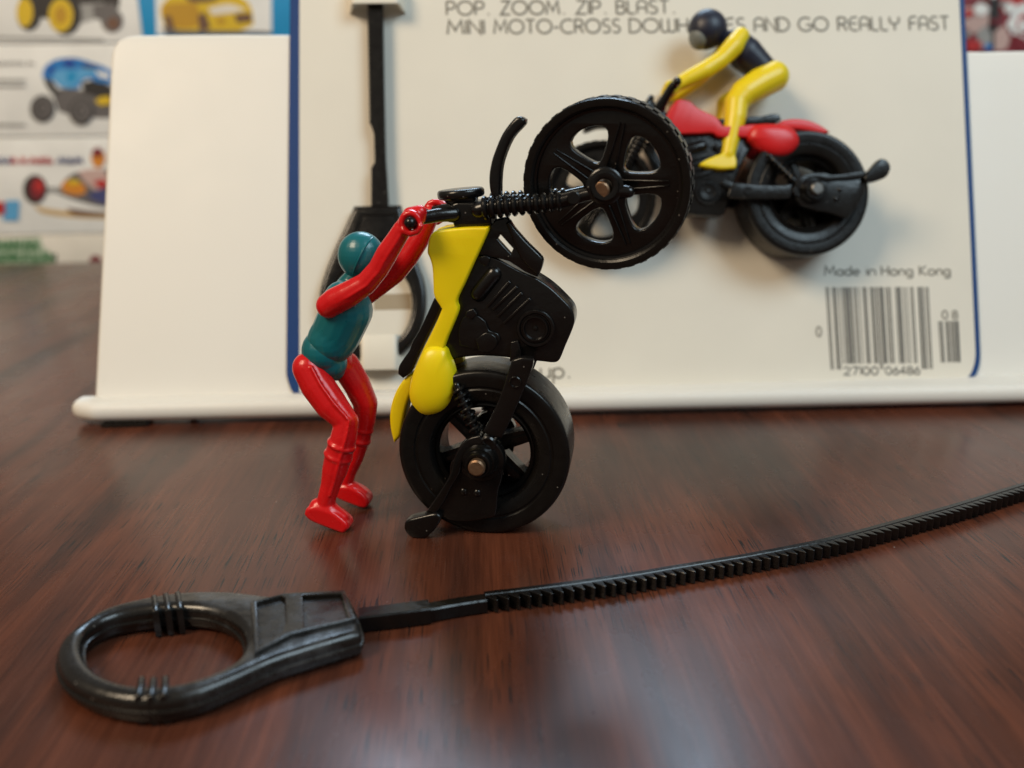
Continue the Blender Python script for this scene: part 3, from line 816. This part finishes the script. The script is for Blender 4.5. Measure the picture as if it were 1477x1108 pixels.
        add_lathe(bm, [(0, .02), (.12, .02), (.12, .10), (.10, .12), (0, .12)], Q(828, 285, nf + .06), fr_ax, seg=18, closed=False)
        finish('front_fork', bm, 'black', root)
    bm = bmesh.new()
    add_plate(bm, [BL([(711, 290), (707, 270), (706.5, 253.5), (709, 237), (713, 223), (725, 194), (742, 171.5), (751, 168), (758.5, 172), (757, 180), (739.5, 200), (726.5, 231), (722.5, 256), (722, 290)], .1)], -.20, .20, .06, 3, 3, 60)
    finish('mudguard', bm, 'black', root)
    wheel_rear(root); wheel_front(root)
    return root
bike = motorcycle()

# ------------------------------------------------------------------ the same toy on the card: copied, turned round, other colours
def copy_tree(o, parent=None):
    c = o.copy(); COL.objects.link(c)
    if parent is not None: c.parent = parent
    for ch in list(o.children): copy_tree(ch, c)
    return c
BIKE2_N = .95
def card_bike():
    r = copy_tree(bike)
    r.name = 'toy_motorcycle'
    r['label'] = 'black and red toy motorcycle mounted on the cream card'
    th = atan2(FRONT.z - REAR.z, FRONT.x - REAR.x)
    hub = C3(1154, 284, BIKE2_N)
    r.matrix_world = CARD_M @ Matrix.Translation(hub) @ Matrix.Rotation(radians(7), 4, 'X') @ Matrix.Rotation(pi, 4, 'Z') @ Matrix.Rotation(th - radians(0.6), 4, 'Y') @ Matrix.Translation(-REAR)
    for ch in r.children:
        if ch.name.split('.')[0] in ('tank_cover', 'tail_fender'):
            ch.material_slots[0].link = 'OBJECT'; ch.material_slots[0].material = M['red2']
        for q in ch.children:
            if q.name.startswith('axle_pin'): q.material_slots[0].link = 'OBJECT'; q.material_slots[0].material = M['steel']
    return r
bike2 = card_bike()

# ------------------------------------------------------------------ riders
def build_rider(root, T, ppc, J, mats, vox=.028, fat=1.0):
    """T(px, py, n) -> local point; J: joint tables in photo pixels (x, y, depth, radius px)."""
    P = lambda j: (T(j[0], j[1], j[2]), j[3] * fat / ppc)
    bm = bmesh.new()
    for chain in J['limbs']: add_limb(bm, [P(j) for j in chain])
    for a, b, wd in J.get('core', ()): add_limb(bm, [P(a), P(b)])
    for ch in J.get('seams', ()): add_tube(bm, [T(*q) for q in ch], .03, 8)
    for fn in J.get('extra', ()): fn(bm)
    remesh('body', bm, vox, 3, mats[0], root)
    bm = bmesh.new()
    for chain in J['vest']: add_limb(bm, [P(j) for j in chain])
    v = remesh('vest', bm, vox, 4, mats[1], root)
    bm = bmesh.new()
    for c, r, s, rot in J['helmet']:
        add_ball(bm, T(*c), r / ppc, *s, R=Matrix.Rotation(rot, 3, 'Y'), seg=26)
    remesh('helmet', bm, vox * .8, 4, mats[2], root)

def grip_fingers(T, ppc, gp, n0, n1, s, back, r=.165, fr=.058, mid=None):
    """Four curled fingers and a thumb closed round a grip that runs towards the camera."""
    def f(bm):
        for k in range(4):
            n = n0 + (n1 - n0) * (k + .5) / 4
            c = T(gp[0], gp[1], n)
            pts = []
            span = (300, 285, 295, 270)[k]
            for i in range(11):
                a = radians(back + 20 - span * i / 10); pts.append(c + Vector((cos(a), 0, sin(a))) * r)
            add_tube(bm, pts, [fr * (1 - .015 * i) for i in range(11)], 10)
        c = T(gp[0], gp[1], n1 if s > 0 else n0)
        pts = [c + Vector((cos(radians(back + d)), 0, sin(radians(back + d)))) * (r + .03) for d in (0, 40, 80, 115)]
        add_tube(bm, pts, [.07, .065, .06, .05], 10)
    return f

def rider_main():
    root = empty('toy_rider', 'red toy rider in teal vest and helmet standing behind the yellow motorcycle, gripping its handlebar', 'toy figure', BIKE_M, 'toy riders')
    T = lambda x, y, n: B3(x, y, n)
    nt = .62; ft = -.30
    J = {}
    near_leg = [(445, 531, .34, 24), (458, 556, .40, 25), (478, 584, .46, 24), (500, 608, .54, 18), (496, 630, .58, 19.5), (489, 655, .60, 20.5), (483, 678, .64, 19), (477, 700, .68, 15), (472, 716, .70, 14), (470, 728, .70, 14)]
    far_leg = [(498, 527, -.28, 22), (514, 553, -.30, 21), (527, 581, -.32, 19), (526, 605, -.33, 17), (520, 632, -.34, 15.5), (512, 660, -.35, 13.5), (504, 680, -.36, 11.5), (499, 694, -.36, 11.5), (498, 702, -.36, 11)]
    near_arm = [(474, 441, .60, 18), (484, 434, .62, 19), (502, 425, .65, 18.5), (528, 409, .68, 15.5), (546, 388, .70, 14.5), (558, 366, .72, 15), (571, 346, .74, 13.5), (580, 331, .75, 12.5)]
    far_arm = [(520, 430, -.45, 17), (548, 412, -.52, 14.5), (570, 394, -.56, 15.5), (588, 371, -.58, 16), (604, 347, -.60, 15), (614, 327, -.62, 13.5), (622, 308, -.64, 13)]
    near_fist = [(583, 325, .74, 11), (591, 309, .74, 9.5), (606, 306, .70, 9.5), (606, 315, .70, 8)]
    far_fist = [(622, 308, -.72, 12), (630, 298, -.74, 11), (640, 300, -.74, 10)]
    core = [((497, 440, 0, 26), (480, 500, 0, 24), 0), ((480, 505, 0, 22), (456, 530, .18, 20), 0), ((480, 505, 0, 22), (496, 528, -.18, 17), 0), ((500, 425, .1, 20), (478, 438, .5, 18), 0), ((505, 428, -.1, 20), (518, 431, -.40, 16), 0)]
    J['limbs'] = [near_leg, far_leg, near_arm, far_arm, near_fist, far_fist]
    J['core'] = core
    ppc = 75.0
    def foot(heel, mid, toe, n, sole):
        def f(bm):
            h = T(heel[0], heel[1], n); m_ = T(mid[0], mid[1], n); t = T(toe[0], toe[1], n)
            add_limb(bm, [(h, heel[2] / ppc), (m_, mid[2] / ppc), (t, toe[2] / ppc)])
            pts = BL(sole, n); add_plate(bm, [pts], n - .20, n + .20, .05, 2, 3, 60)
        return f
    def cuff(j0, j1, r, n):
        def f(bm):
            a, b = T(*j0, n), T(*j1, n); d = (b - a).normalized()
            add_lathe(bm, [(.05, -.05), (r, -.04), (r + .018, 0), (r, .04), (.05, .05)], a, d, seg=24)
            add_lathe(bm, [(.05, -.05), (r, -.04), (r + .018, 0), (r, .04), (.05, .05)], b, d, seg=24)
        return f
    J['extra'] = [foot((460, 732, 15), (474, 736, 15.5), (494, 748, 11), .72, [(443, 737), (447, 728), (462, 726), (485, 734), (504, 749), (507, 757), (499, 764.5), (478, 757), (452, 746)]),
                  foot((495, 702, 12), (507, 704, 12.5), (524, 714, 10), -.36, [(486, 706), (490, 697), (505, 697), (520, 703), (533, 714), (535, 723), (528, 728.5), (508, 722), (490, 714)]),
                  cuff((493, 641), (488, 657), .285, .60), cuff((523, 618), (519, 634), .225, -.335),
                  grip_fingers(T, ppc, (592.5, 321), .60, .90, 1, 225, .165, .066), grip_fingers(T, ppc, (628, 305), -.90, -.58, -1, 240, .18, .07)]
    J['seams'] = [[(j[0] + 1, j[1] + 3, j[2] + j[3] / ppc * .93) for j in near_arm[1:]], [(j[0] + 4, j[1] - 1, j[2] + j[3] / ppc * .90) for j in near_leg[:-1]]]
    J['vest'] = [[(494, 432, .22, 27), (500, 447, .16, 37), (485, 480, .12, 36), (478, 491, .13, 35.5)], [(506, 430, -.24, 26), (503, 447, -.16, 36), (487, 480, -.12, 36), (480, 491, -.13, 35.5)],
                 [(500, 415, 0, 17), (512, 400, 0, 15)], [(482, 436, .34, 20), (515, 436, -.36, 18)]]
    J['helmet'] = [((521, 369, 0), 34, (1, .86, 1.02), 0), ((528, 382, 0), 25, (1, .85, 1), 0)]
    build_rider(root, T, ppc, J, ('red', 'teal', 'teal'), .023)
    # trunks under the vest and the brim line of the helmet
    bm = bmesh.new()
    Pp = lambda x, y, n, r: (T(x, y, n), r / ppc)
    add_limb(bm, [Pp(467, 506, .15, 33), Pp(475, 521, .10, 27), Pp(483, 534, .05, 15), Pp(485, 541, 0, 9)])
    add_limb(bm, [Pp(471, 506, -.15, 33), Pp(481, 521, -.10, 26), Pp(486, 535, -.05, 13)])
    remesh('trunks', bm, .026, 3, 'teal', root)
    bm = bmesh.new()
    c = T(524, 371, 0); 
    pts = []
    for i in range(25):
        a = pi * i / 24 ; 
        q = Vector((cos(radians(62)), 0, sin(radians(62)))) * (.43 * cos(a)) + Vector((0, -1, 0)) * (.395 * sin(a))
        pts.append(c + q + Vector((.02, 0, 0)))
    add_tube(bm, pts, .020, 8)
    finish('visor_edge', bm, 'teal', root)
    return root
rider_main()

def rider_card():
    root = empty('toy_rider', 'yellow toy rider in navy vest and helmet sitting on the red motorcycle on the card', 'toy figure', CARD_M, 'toy riders')
    c0 = BIKE2_N
    T = lambda x, y, n: C3(x, y, c0 + n)
    ppc = 52.0
    J = {}
    J['limbs'] = [[(1116, 111, .26, 22), (1096, 121, .33, 22), (1073, 135, .40, 20), (1062, 148, .44, 17), (1060, 170, .47, 16), (1055, 195, .48, 13), (1050, 222, .48, 10.5)],
                  [(1110, 112, -.26, 20), (1078, 134, -.36, 18), (1050, 152, -.42, 17), (1046, 170, -.46, 14), (1044, 190, -.46, 11)],
                  [(1068, 53, .46, 13), (1058, 67, .52, 14.5), (1040, 86, .56, 12.5), (1016, 102, .58, 13), (992, 114, .58, 11.5), (976, 123, .58, 9.5), (966, 130, .58, 11)],
                  [(1050, 62, -.40, 11), (1030, 92, -.50, 11), (1006, 114, -.54, 12), (974, 138, -.56, 11)]]
    J['core'] = [((1060, 70, 0, 18), (1095, 98, 0, 18), 0), ((1095, 98, 0, 18), (1112, 108, .2, 14), 0), ((1095, 98, 0, 18), (1106, 110, -.2, 13), 0), ((1060, 66, 0, 16), (1066, 58, .4, 11), 0), ((1058, 68, 0, 16), (1052, 64, -.36, 11), 0)]
    def foot(bm):
        n = .48
        add_plate(bm, [[C(x, y, c0 + n) for x, y in [(1008, 238), (1020, 231), (1038, 224), (1058, 220), (1061, 235), (1060, 245), (1040, 246.5), (1012, 242.5)]]], c0 + n - .15, c0 + n + .15, .05, 2, 3, 60)
    J['extra'] = [foot, grip_fingers(T, ppc, (968, 127), .46, .74, 1, 30, .14, .05), grip_fingers(T, ppc, (962, 137), -.74, -.46, -1, 30, .14, .05)]
    J['vest'] = [[(1062, 62, .2, 20), (1076, 78, .17, 24), (1096, 96, .14, 20), (1104, 100, .12, 17)], [(1060, 66, -.2, 20), (1074, 80, -.17, 23), (1094, 97, -.14, 20), (1102, 101, -.12, 17)], [(1052, 60, 0, 13), (1038, 52, 0, 12)]]
    J['helmet'] = [((1021, 42, 0), 28.5, (1, .88, 1), 0), ((1018, 52, 0), 20, (1, .85, 1), 0)]
    build_rider(root, T, ppc, J, ('yellow2', 'navy', 'navy'), .03)
    bm = bmesh.new()
    add_ball(bm, T(1011, 52.5, 0), 19.5 / ppc, .9, .93, 1.0, R=Matrix.Rotation(radians(20), 3, 'Y'), seg=24)
    finish('painted_face', bm, 'grey_paint', root)
    # handlebar end that shows through the grip
    return root
rider_card()

# ------------------------------------------------------------------ pull cord lying on the table
def cord_on_table():
    base = ground(300, 950)
    root = empty('pull_cord', 'black toothed pull cord with ring handle lying on the table in front', 'pull cord', Matrix.Translation((base.x, base.y, 0)), 'toothed pull cords')
    ZT = .48
    off = Vector((base.x, base.y, 0))
    def gp(x, y, z=ZT): p = ground(x, y, z) - off; return (p.x, p.y)
    tf = lambda a, b, n: (a, b, n)
    # ring and flared body, drawn on the top face
    outer = [(106, 903), (148, 876), (200, 861), (262, 851), (330, 850), (400, 857), (468, 855), (503, 856), (513, 876), (521, 903), (519, 912), (470, 926), (400, 948), (340, 974), (290, 994), (235, 1006), (180, 1006), (128, 994), (92, 972), (80, 944), (87, 921)]
    inner = [(128, 903), (162, 886), (210, 877), (262, 874), (308, 879), (341, 897), (352, 920), (344, 945), (315, 964), (272, 979), (225, 986), (178, 982), (140, 967), (120, 944), (117, 921)]
    bm = bmesh.new()
    add_plate(bm, [[gp(*p) for p in outer], [gp(*p) for p in inner]], .015, ZT, .14, 6, 4, 50, tf)
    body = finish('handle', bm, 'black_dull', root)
    # two sunk panels framed by raised borders, a cross bar between them
    bm = bmesh.new()
    o1 = [(362, 874), (409, 861), (497, 856), (514, 897), (420, 920), (367, 948)]
    h1 = [(371, 873), (405, 864.5), (411, 868), (413, 903), (408, 918), (374, 940)]
    h2 = [(437, 864), (492, 861), (503, 897), (440, 912)]
    add_plate(bm, [[gp(*p) for p in o1], [gp(*p) for p in h1], [gp(*p) for p in h2]], ZT - .01, ZT + .075, .025, 4, 1, 48, tf)
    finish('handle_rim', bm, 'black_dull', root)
    # moulding seam along the outside edge of the ring
    L0 = smooth_loop([Vector(gp(*p)) for p in outer], 4, 50)
    if area2(L0) < 0: L0.reverse()
    bm = bmesh.new()
    L1 = inset(L0, -.035)
    add_plate(bm, [[tuple(p) for p in L1]] + [[tuple(p) for p in inset(L0, .05)]], .20, .275, .02, 2, 1, 48, tf)
    L2 = smooth_loop([Vector(gp(*p)) for p in inner], 4, 50)
    if area2(L2) < 0: L2.reverse()
    add_plate(bm, [[tuple(p) for p in inset(L2, -.05)]] + [[tuple(p) for p in inset(L2, .035)]], .20, .275, .02, 2, 1, 48, tf)
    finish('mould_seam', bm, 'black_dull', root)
    # grip ribs: three on the far side, three on the near side
    for pts in (((222, 861, 224, 882), (239, 858, 242, 880), (256, 856, 259, 878)), ((204, 979, 199, 1004), (221, 980, 217, 1005), (238, 978, 236, 1003))):
        for x0, y0, x1, y1 in pts:
            a = Vector(gp(x0, y0)); b = Vector(gp(x1, y1)); d = (b - a).normalized(); q = Vector((-d.y, d.x)) * .046
            a -= d * .03; b += d * .03
            bm = bmesh.new()
            add_plate(bm, [[a - q, b - q, b + q, a + q]], .01, ZT + .035, .042, 3, 1, 48, tf)
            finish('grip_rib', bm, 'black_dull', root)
    # strap: its near lower edge follows the measured line on the table
    px = [(519, 914), (570, 908), (622, 901), (660, 894), (706, 887), (760, 880.5), (839, 870), (924, 857), (981, 847), (1058, 834), (1100, 826.5), (1200, 806), (1300, 779), (1400, 750), (1477, 725)]
    path = [ground(*p) - off for p in px]
    d = (path[-1] - path[-3]).normalized(); path += [path[-1] + d * 2.2, path[-1] + d * 4.5 + Vector((0, .25, 0)), path[-1] + d * 7 + Vector((0, .7, 0))]
    Q = smooth_loop(path + [path[-1] + d], 6, 180)[: (len(path) - 1) * 6 + 1] if False else None
    # resample evenly
    def resample(P, step):
        out = [P[0].copy()]; acc = 0
        for a, b in zip(P, P[1:]):
            l = (b - a).length; t = step - acc
            while t < l:
                out.append(a.lerp(b, t / l)); t += step
            acc = (acc + l) % step
        return out
    # smooth by Catmull-Rom
    S = []
    for i in range(len(path) - 1):
        p0, p1, p2, p3 = path[max(i-1, 0)], path[i], path[i+1], path[min(i+2, len(path)-1)]
        for k in range(8):
            t = k / 8
            S.append(.5 * ((2*p1) + (p2-p0)*t + (2*p0-5*p1+4*p2-p3)*t*t + (3*p1-p0-3*p2+p3)*t**3))
    S.append(path[-1])
    def station(S, i):
        t = (S[min(i+1, len(S)-1)] - S[max(i-1, 0)]).normalized(); return t, Vector((-t.y, t.x, 0))     # along, away
    def ribbon(name, S, y0, y1, z0, z1, bev=.025):
        bm = bmesh.new(); rows = []
        for i, p in enumerate(S):
            t, nrm = station(S, i)
            prof = [(y0, z0 + bev), (y0 + bev, z0), (y1 - bev, z0), (y1, z0 + bev), (y1, z1 - bev), (y1 - bev, z1), (y0 + bev, z1), (y0, z1 - bev)]
            rows.append([bm.verts.new(p + nrm * a + Vector((0, 0, b))) for a, b in prof])
        for a, b in zip(rows, rows[1:]):
            for k in range(8): bm.faces.new((a[k], a[(k+1) % 8], b[(k+1) % 8], b[k]))
        bm.faces.new(rows[0]); bm.faces.new(list(reversed(rows[-1])))
        return finish(name, bm, 'black', root, 30)
    R1 = resample(S, .04)
    i2 = min(range(len(R1)), key=lambda i: (R1[i] + off - ground(624, 901)).length); i3 = min(range(len(R1)), key=lambda i: (R1[i] + off - ground(706, 890)).length)
    i0 = min(range(len(R1)), key=lambda i: (R1[i] + off - ground(519, 914)).length)
    ribbon('strap_root', R1[i0:i2 + 1], -.02, .30, .01, .31)
    ribbon('strap_neck', R1[i2:i3 + 1], .03, .27, .01, .265)
    ribbon('strap', R1[i3:], .19, .33, .012, .27)
    # teeth
    tm = bmesh.new()
    prf = [(-.094, .20), (-.094, .165), (.058, .0), (.080, .0), (.088, .165), (.094, .20)]
    add_plate(tm, [prf], .012, .262, .008, 1, 1, 48, tf)
    bmesh.ops.recalc_face_normals(tm, faces=tm.faces[:])
    tme = bpy.data.meshes.new('tooth'); tm.to_mesh(tme); tm.free(); tme.materials.append(M['black']); tme.set_sharp_from_angle(angle=radians(30))
    R2 = resample(R1[i3:], .188)
    for i, p in enumerate(R2[:-1]):
        t, nrm = station(R2, i)
        o = bpy.data.objects.new('tooth', tme); COL.objects.link(o); o.parent = root
        o.location = p + t * .095; o.rotation_euler = (0, 0, atan2(t.y, t.x))
cord_on_table()

# ------------------------------------------------------------------ boxes behind the table
BY = TABLE_BACK + 3.5
def bx(px, py, y=None):
    p = hit(px, py, (0, BY if y is None else y, 0), Vector((0, -1, 0))); return (p.x, p.z)
def carton(name, label, x0, x1, z0, z1, body, depth=7.0, face=None, y=None):
    y = BY if y is None else y
    root = empty(name, label, 'toy box', Matrix.Translation(((x0 + x1) / 2, y, z0)), 'toy boxes behind the table')
    bm = bmesh.new()
    w2 = (x1 - x0) / 2
    add_plate(bm, [[(-w2, 0), (w2, 0), (w2, depth), (-w2, depth)]], 0, z1 - z0, .10, 3, 1, tf=lambda a, b, n: (a, b, n))
    finish('carton', bm, body, root)
    cnt = [0]
    def art(name, pix, m, sub=3, corner=60):
        cnt[0] += 1; e = .004 + .005 * cnt[0]
        lp = [(p[0] - (x0 + x1) / 2, p[1] - z0) for p in (bx(*q, y) for q in pix)]
        bm = bmesh.new(); add_plate(bm, [lp], e - .004, e, .001, 1, sub, corner, tf=lambda a, b, n: (a, -n, b))
        return finish(name, bm, m, root)
    def disc(name, cx, cy, rx, ry, m, rot=0):
        return art(name, [(cx + rx * cos(t) * cos(rot) - ry * sin(t) * sin(rot), cy + rx * cos(t) * sin(rot) + ry * sin(t) * cos(rot)) for t in [2*pi*i/14 for i in range(14)]], m, 2, 90)
    def scrawl(name, xa, xb, yy, h, m, seed, wpx=2.2):
        cnt[0] += 1; e = .006 + .005 * cnt[0]; rnd = random.Random(seed); bm = bmesh.new(); x = xa
        while x < xb:
            pts = [(x + rnd.uniform(0, 2), yy), (x + rnd.uniform(1, 5), yy - h), (x + rnd.uniform(4, 7), yy - h * rnd.uniform(.1, .5)), (x + rnd.uniform(7, 9), yy - h * rnd.uniform(.6, 1)), (x + rnd.uniform(8, 11), yy)]
            lp = [(p[0] - (x0 + x1) / 2, p[1] - z0) for p in (bx(*q, y) for q in pts)]
            add_stroke(bm, lp, wpx * .042, lambda a, b, l: (a, -(e + l), b)); x += rnd.uniform(11, 14)
        return finish(name, bm, m, root)
    return root, art, disc, scrawl
def boxes():
    sx0 = bx(-140, 100)[0]
    rows = [bx(80, 338)[1], bx(80, 197)[1], bx(80, 62)[1]]
    rh = rows[1] - rows[0]
    zb = rows[0] - rh
    # bottom box, green print
    r, art, disc, scr = carton('toy_box', 'cream toy box with green lettering at the bottom of the stack', sx0, bx(330, 300)[0], zb, rows[0] - .04, 'p_cream')
    art('green_banner', [(-20, 347), (58, 342), (62, 356), (76, 368), (78, 392), (-20, 400)], 'p_lgreen', 1)
    scr('lettering', -18, 56, 361, 13, 'p_green', 3, 4.0); scr('lettering', -18, 72, 378, 13, 'p_green', 5, 4.0)
    disc('red_spot', 138, 377, 9, 9, 'p_dred')
    # third row: orange racing car
    r, art, disc, scr = carton('toy_box', 'white toy box with an orange open racing car on its side', sx0, bx(300, 260)[0], rows[0], rows[1] - .05, 'p_white')
    art('ground_shade', [(48, 296), (80, 303), (150, 308), (200, 305), (200, 316), (120, 315), (62, 308)], 'p_tan')
    art('ground_shade', [(95, 300), (150, 306), (200, 303), (200, 312), (110, 311)], 'p_brown')
    art('racing_car', [(60, 270), (86, 270), (95, 258), (112, 248), (135, 246), (160, 244), (200, 246), (200, 300), (150, 299), (112, 290), (85, 280)], 'p_grey')
    art('racing_car', [(86, 276), (92, 262), (104, 259), (121, 266), (124, 278), (110, 282)], 'p_orange')
    art('racing_car', [(112, 248), (130, 244), (150, 246), (160, 262), (140, 276), (124, 264)], 'p_pink')
    art('racing_car', [(126, 284), (140, 274), (166, 276), (180, 290), (150, 294)], 'p_navy'); art('racing_car', [(96, 262), (108, 258), (118, 264), (104, 267)], 'p_yellow')
    art('racing_car', [(134, 262), (150, 258), (158, 268), (144, 272)], 'p_red'); art('racing_car', [(64, 274), (90, 272), (92, 276), (64, 279)], 'p_lgrey')
    disc('racing_driver', 142, 228, 10, 14, 'p_orange'); disc('racing_driver', 141, 220, 8, 7, 'p_dred')
    disc('printed_wheel', 51, 273, 17, 21, 'p_black'); disc('printed_wheel', 54, 272, 11, 16, 'p_dred'); disc('printed_wheel', 57, 268, 7, 9, 'p_red')
    scr('lettering', -16, 14, 236, 8, 'p_navy', 11, 3); scr('lettering', 16, 72, 236, 8, 'p_red', 12, 3); scr('lettering', 84, 112, 236, 8, 'p_navy', 13, 3)
    art('emblem', [(-6, 291), (8, 291), (8, 309), (-6, 309)], 'p_red', 1); art('emblem', [(9, 289), (29, 289), (27, 318), (5, 318), (5, 310), (9, 310)], 'p_lblue', 1)
    # second row: blue monster truck
    r, art, disc, scr = carton('toy_box', 'white toy box with a blue big wheeled truck on its side', sx0, bx(400, 150)[0], rows[1], rows[2] - .06, 'p_white')
    art('printed_chassis', [(74, 130), (100, 128), (160, 136), (180, 150), (170, 170), (110, 168), (84, 160)], 'p_grey')
    art('printed_chassis', [(63, 112), (70, 112), (80, 124), (86, 136), (76, 136), (66, 122)], 'p_black')
    art('printed_chassis', [(117, 120), (135, 116), (160, 124), (180, 140), (150, 142), (122, 134)], 'p_black')
    art('printed_truck', [(61, 112), (64, 98), (76, 88), (92, 84), (112, 84), (132, 90), (150, 96), (164, 104), (164, 122), (140, 118), (128, 113), (118, 118), (112, 128), (88, 126), (76, 116)], 'p_blue')
    art('printed_truck', [(76, 112), (82, 102), (110, 100), (136, 100), (150, 108), (128, 109), (116, 116), (106, 126), (88, 124)], 'p_lblue')
    art('printed_truck', [(118, 92), (134, 94), (146, 99), (132, 100), (120, 98)], 'p_navy'); art('printed_truck', [(68, 108), (72, 98), (80, 94), (76, 106)], 'p_dblue')
    art('printed_truck', [(96, 104), (112, 103), (108, 118), (98, 120)], 'p_cyan'); art('printed_truck', [(138, 102), (156, 106), (160, 114), (144, 111)], 'p_white')
    art('printed_truck', [(90, 90), (98, 86), (108, 88), (107, 97), (97, 97)], 'p_dblue')
    for cx, cy in ((62, 157), (118, 161)):
        disc('printed_wheel', cx, cy, 18, 20, 'p_black'); disc('printed_wheel', cx, cy - 1, 15.5, 17, 'p_grey'); disc('printed_wheel', cx, cy - 1, 9, 10, 'p_black'); disc('printed_wheel', cx + 1, cy - 1, 7, 8, 'p_grey')
    art('printed_truck', [(138, 146), (146, 140), (160, 139), (162, 150), (146, 152)], 'p_yellow')
    scr('lettering', -10, 44, 94, 5, 'p_grey', 21, 1.4)
    for yy in (114, 122, 178): art('small_print', [(-10, yy), (38, yy + .4), (38, yy + 3), (-10, yy + 2.6)], 'p_lgrey', 1)
    # top row: buggy box and blue window box
    zt = bx(80, -70)[1]
    xs = bx(203, 30)[0]
    r, art, disc, scr = carton('toy_box', 'white toy box with a black yellow wheeled buggy, top left of the stack', sx0, xs - .03, rows[2], zt, 'p_white')
    art('printed_buggy', [(20, -30), (170, -30), (172, 10), (150, 22), (130, 30), (104, 34), (60, 26), (40, 30)], 'p_black')
    art('printed_buggy', [(110, 6), (150, 4), (160, 22), (120, 32), (106, 30)], 'p_lgrey'); art('printed_buggy', [(134, 8), (166, 4), (172, 20), (152, 30), (136, 26)], 'p_grey')
    disc('printed_wheel', 42, 20, 18, 25, 'p_black'); disc('printed_wheel', 36, 18, 12, 21, 'p_yellow')
    disc('printed_wheel', 95, 22, 23, 29, 'p_black'); disc('printed_wheel', 88, 22, 18, 24, 'p_yellow'); disc('printed_wheel', 88, 22, 9, 13, 'p_dyellow')
    disc('printed_wheel', 162, 30, 16, 17, 'p_grey'); disc('printed_wheel', 164, 34, 9, 9, 'p_brown')
    art('small_print', [(-20, 52), (150, 56), (150, 59), (-20, 55)], 'p_lgrey', 1)
    r, art, disc, scr = carton('toy_box', 'blue toy box with a yellow sports car on a white panel', xs, bx(540, 30)[0], rows[2], zt, 'p_cyan')
    art('white_panel', [(222, -60), (391, -60), (392, 50), (226, 50)], 'p_white', 1)
    art('printed_car', [(232, 20), (236, 4), (262, -14), (310, -20), (345, -6), (362, 10), (366, 36), (340, 46), (300, 46), (240, 44)], 'p_yellow')
    art('printed_car', [(234, 18), (240, 6), (282, 4), (290, 24), (280, 40), (244, 40)], 'p_dyellow')
    art('printed_car', [(262, -8), (300, -16), (320, -8), (308, 2), (276, 3)], 'p_brown'); art('printed_car', [(300, 12), (330, 6), (356, 14), (334, 19), (306, 22)], 'p_cream')
    art('printed_car', [(312, 27), (322, 25), (326, 34), (316, 36)], 'p_dyellow'); art('printed_car', [(236, 24), (246, 22), (252, 42), (242, 43)], 'p_brown')
    art('printed_car', [(286, 22), (296, 18), (304, 40), (288, 46)], 'p_brown'); art('printed_car', [(338, 21), (362, 19), (364, 31), (342, 33)], 'p_brown')
    art('ground_shade', [(234, 38), (260, 44), (370, 45), (392, 46), (392, 50), (240, 51)], 'p_grey', 1)
    # far right: one tall red and white box
    x0, x1 = bx(1345, 40)[0], bx(1620, 40)[0]
    r, art, disc, scr = carton('toy_box', 'red and white toy box showing above the right end of the stand', x0, x1, zb, bx(1420, -60)[1], 'p_dred')
    art('printed_picture', [(1380, 12), (1405, 10), (1428, 12), (1430, 30), (1412, 50), (1384, 34)], 'p_pink'); art('printed_picture', [(1402, 6), (1414, 3), (1418, 10), (1406, 13)], 'p_brown')
    art('printed_picture', [(1444, -20), (1510, -20), (1510, 12), (1452, 18), (1442, 14)], 'p_red')
    art('printed_picture', [(1429, -30), (1441, -30), (1442, 30), (1434, 74), (1424, 70)], 'p_black', 1)
    disc('printed_emblem', 1478, 34, 22, 30, 'p_white'); disc('printed_emblem', 1478, 36, 12, 16, 'p_red')
    art('printed_picture', [(1408, 46), (1422, 36), (1430, 52), (1428, 66), (1410, 62)], 'p_lgrey'); art('printed_picture', [(1434, 46), (1448, 36), (1456, 56), (1450, 72), (1434, 74)], 'p_pink')
    rnd = random.Random(8)
    for k in range(26):
        cx, cy, q = rnd.uniform(1394, 1500), rnd.uniform(-20, 70), rnd.uniform(4, 11)
        art('printed_picture', [(cx + q * rnd.uniform(.5, 1.2) * cos(t), cy + q * rnd.uniform(.5, 1.2) * sin(t)) for t in [2*pi*i/6 for i in range(6)]], rnd.choice(['p_red', 'p_dred', 'p_white', 'p_pink', 'p_black', 'p_lgrey', 'p_brown', 'p_white', 'p_dred', 'p_cream']), 2)
    art('printed_picture', [(1392, 62), (1400, 56), (1410, 66), (1406, 74), (1394, 74)], 'p_red', 1); art('printed_picture', [(1418, 64), (1428, 64), (1428, 72), (1418, 72)], 'p_blue', 1)
    # the shelf they stand on
    bm = bmesh.new(); add_box(bm, (0, BY + 4, zb - 1.0), (150, 14, 1.96)); o = finish('shelf', bm, 'wood'); o['kind'] = 'structure'
boxes()

# ------------------------------------------------------------------ every parented piece keeps the local coordinates it was modelled in
for o in SC.objects:
    if o.parent is not None: o.matrix_parent_inverse = Matrix.Identity(4)
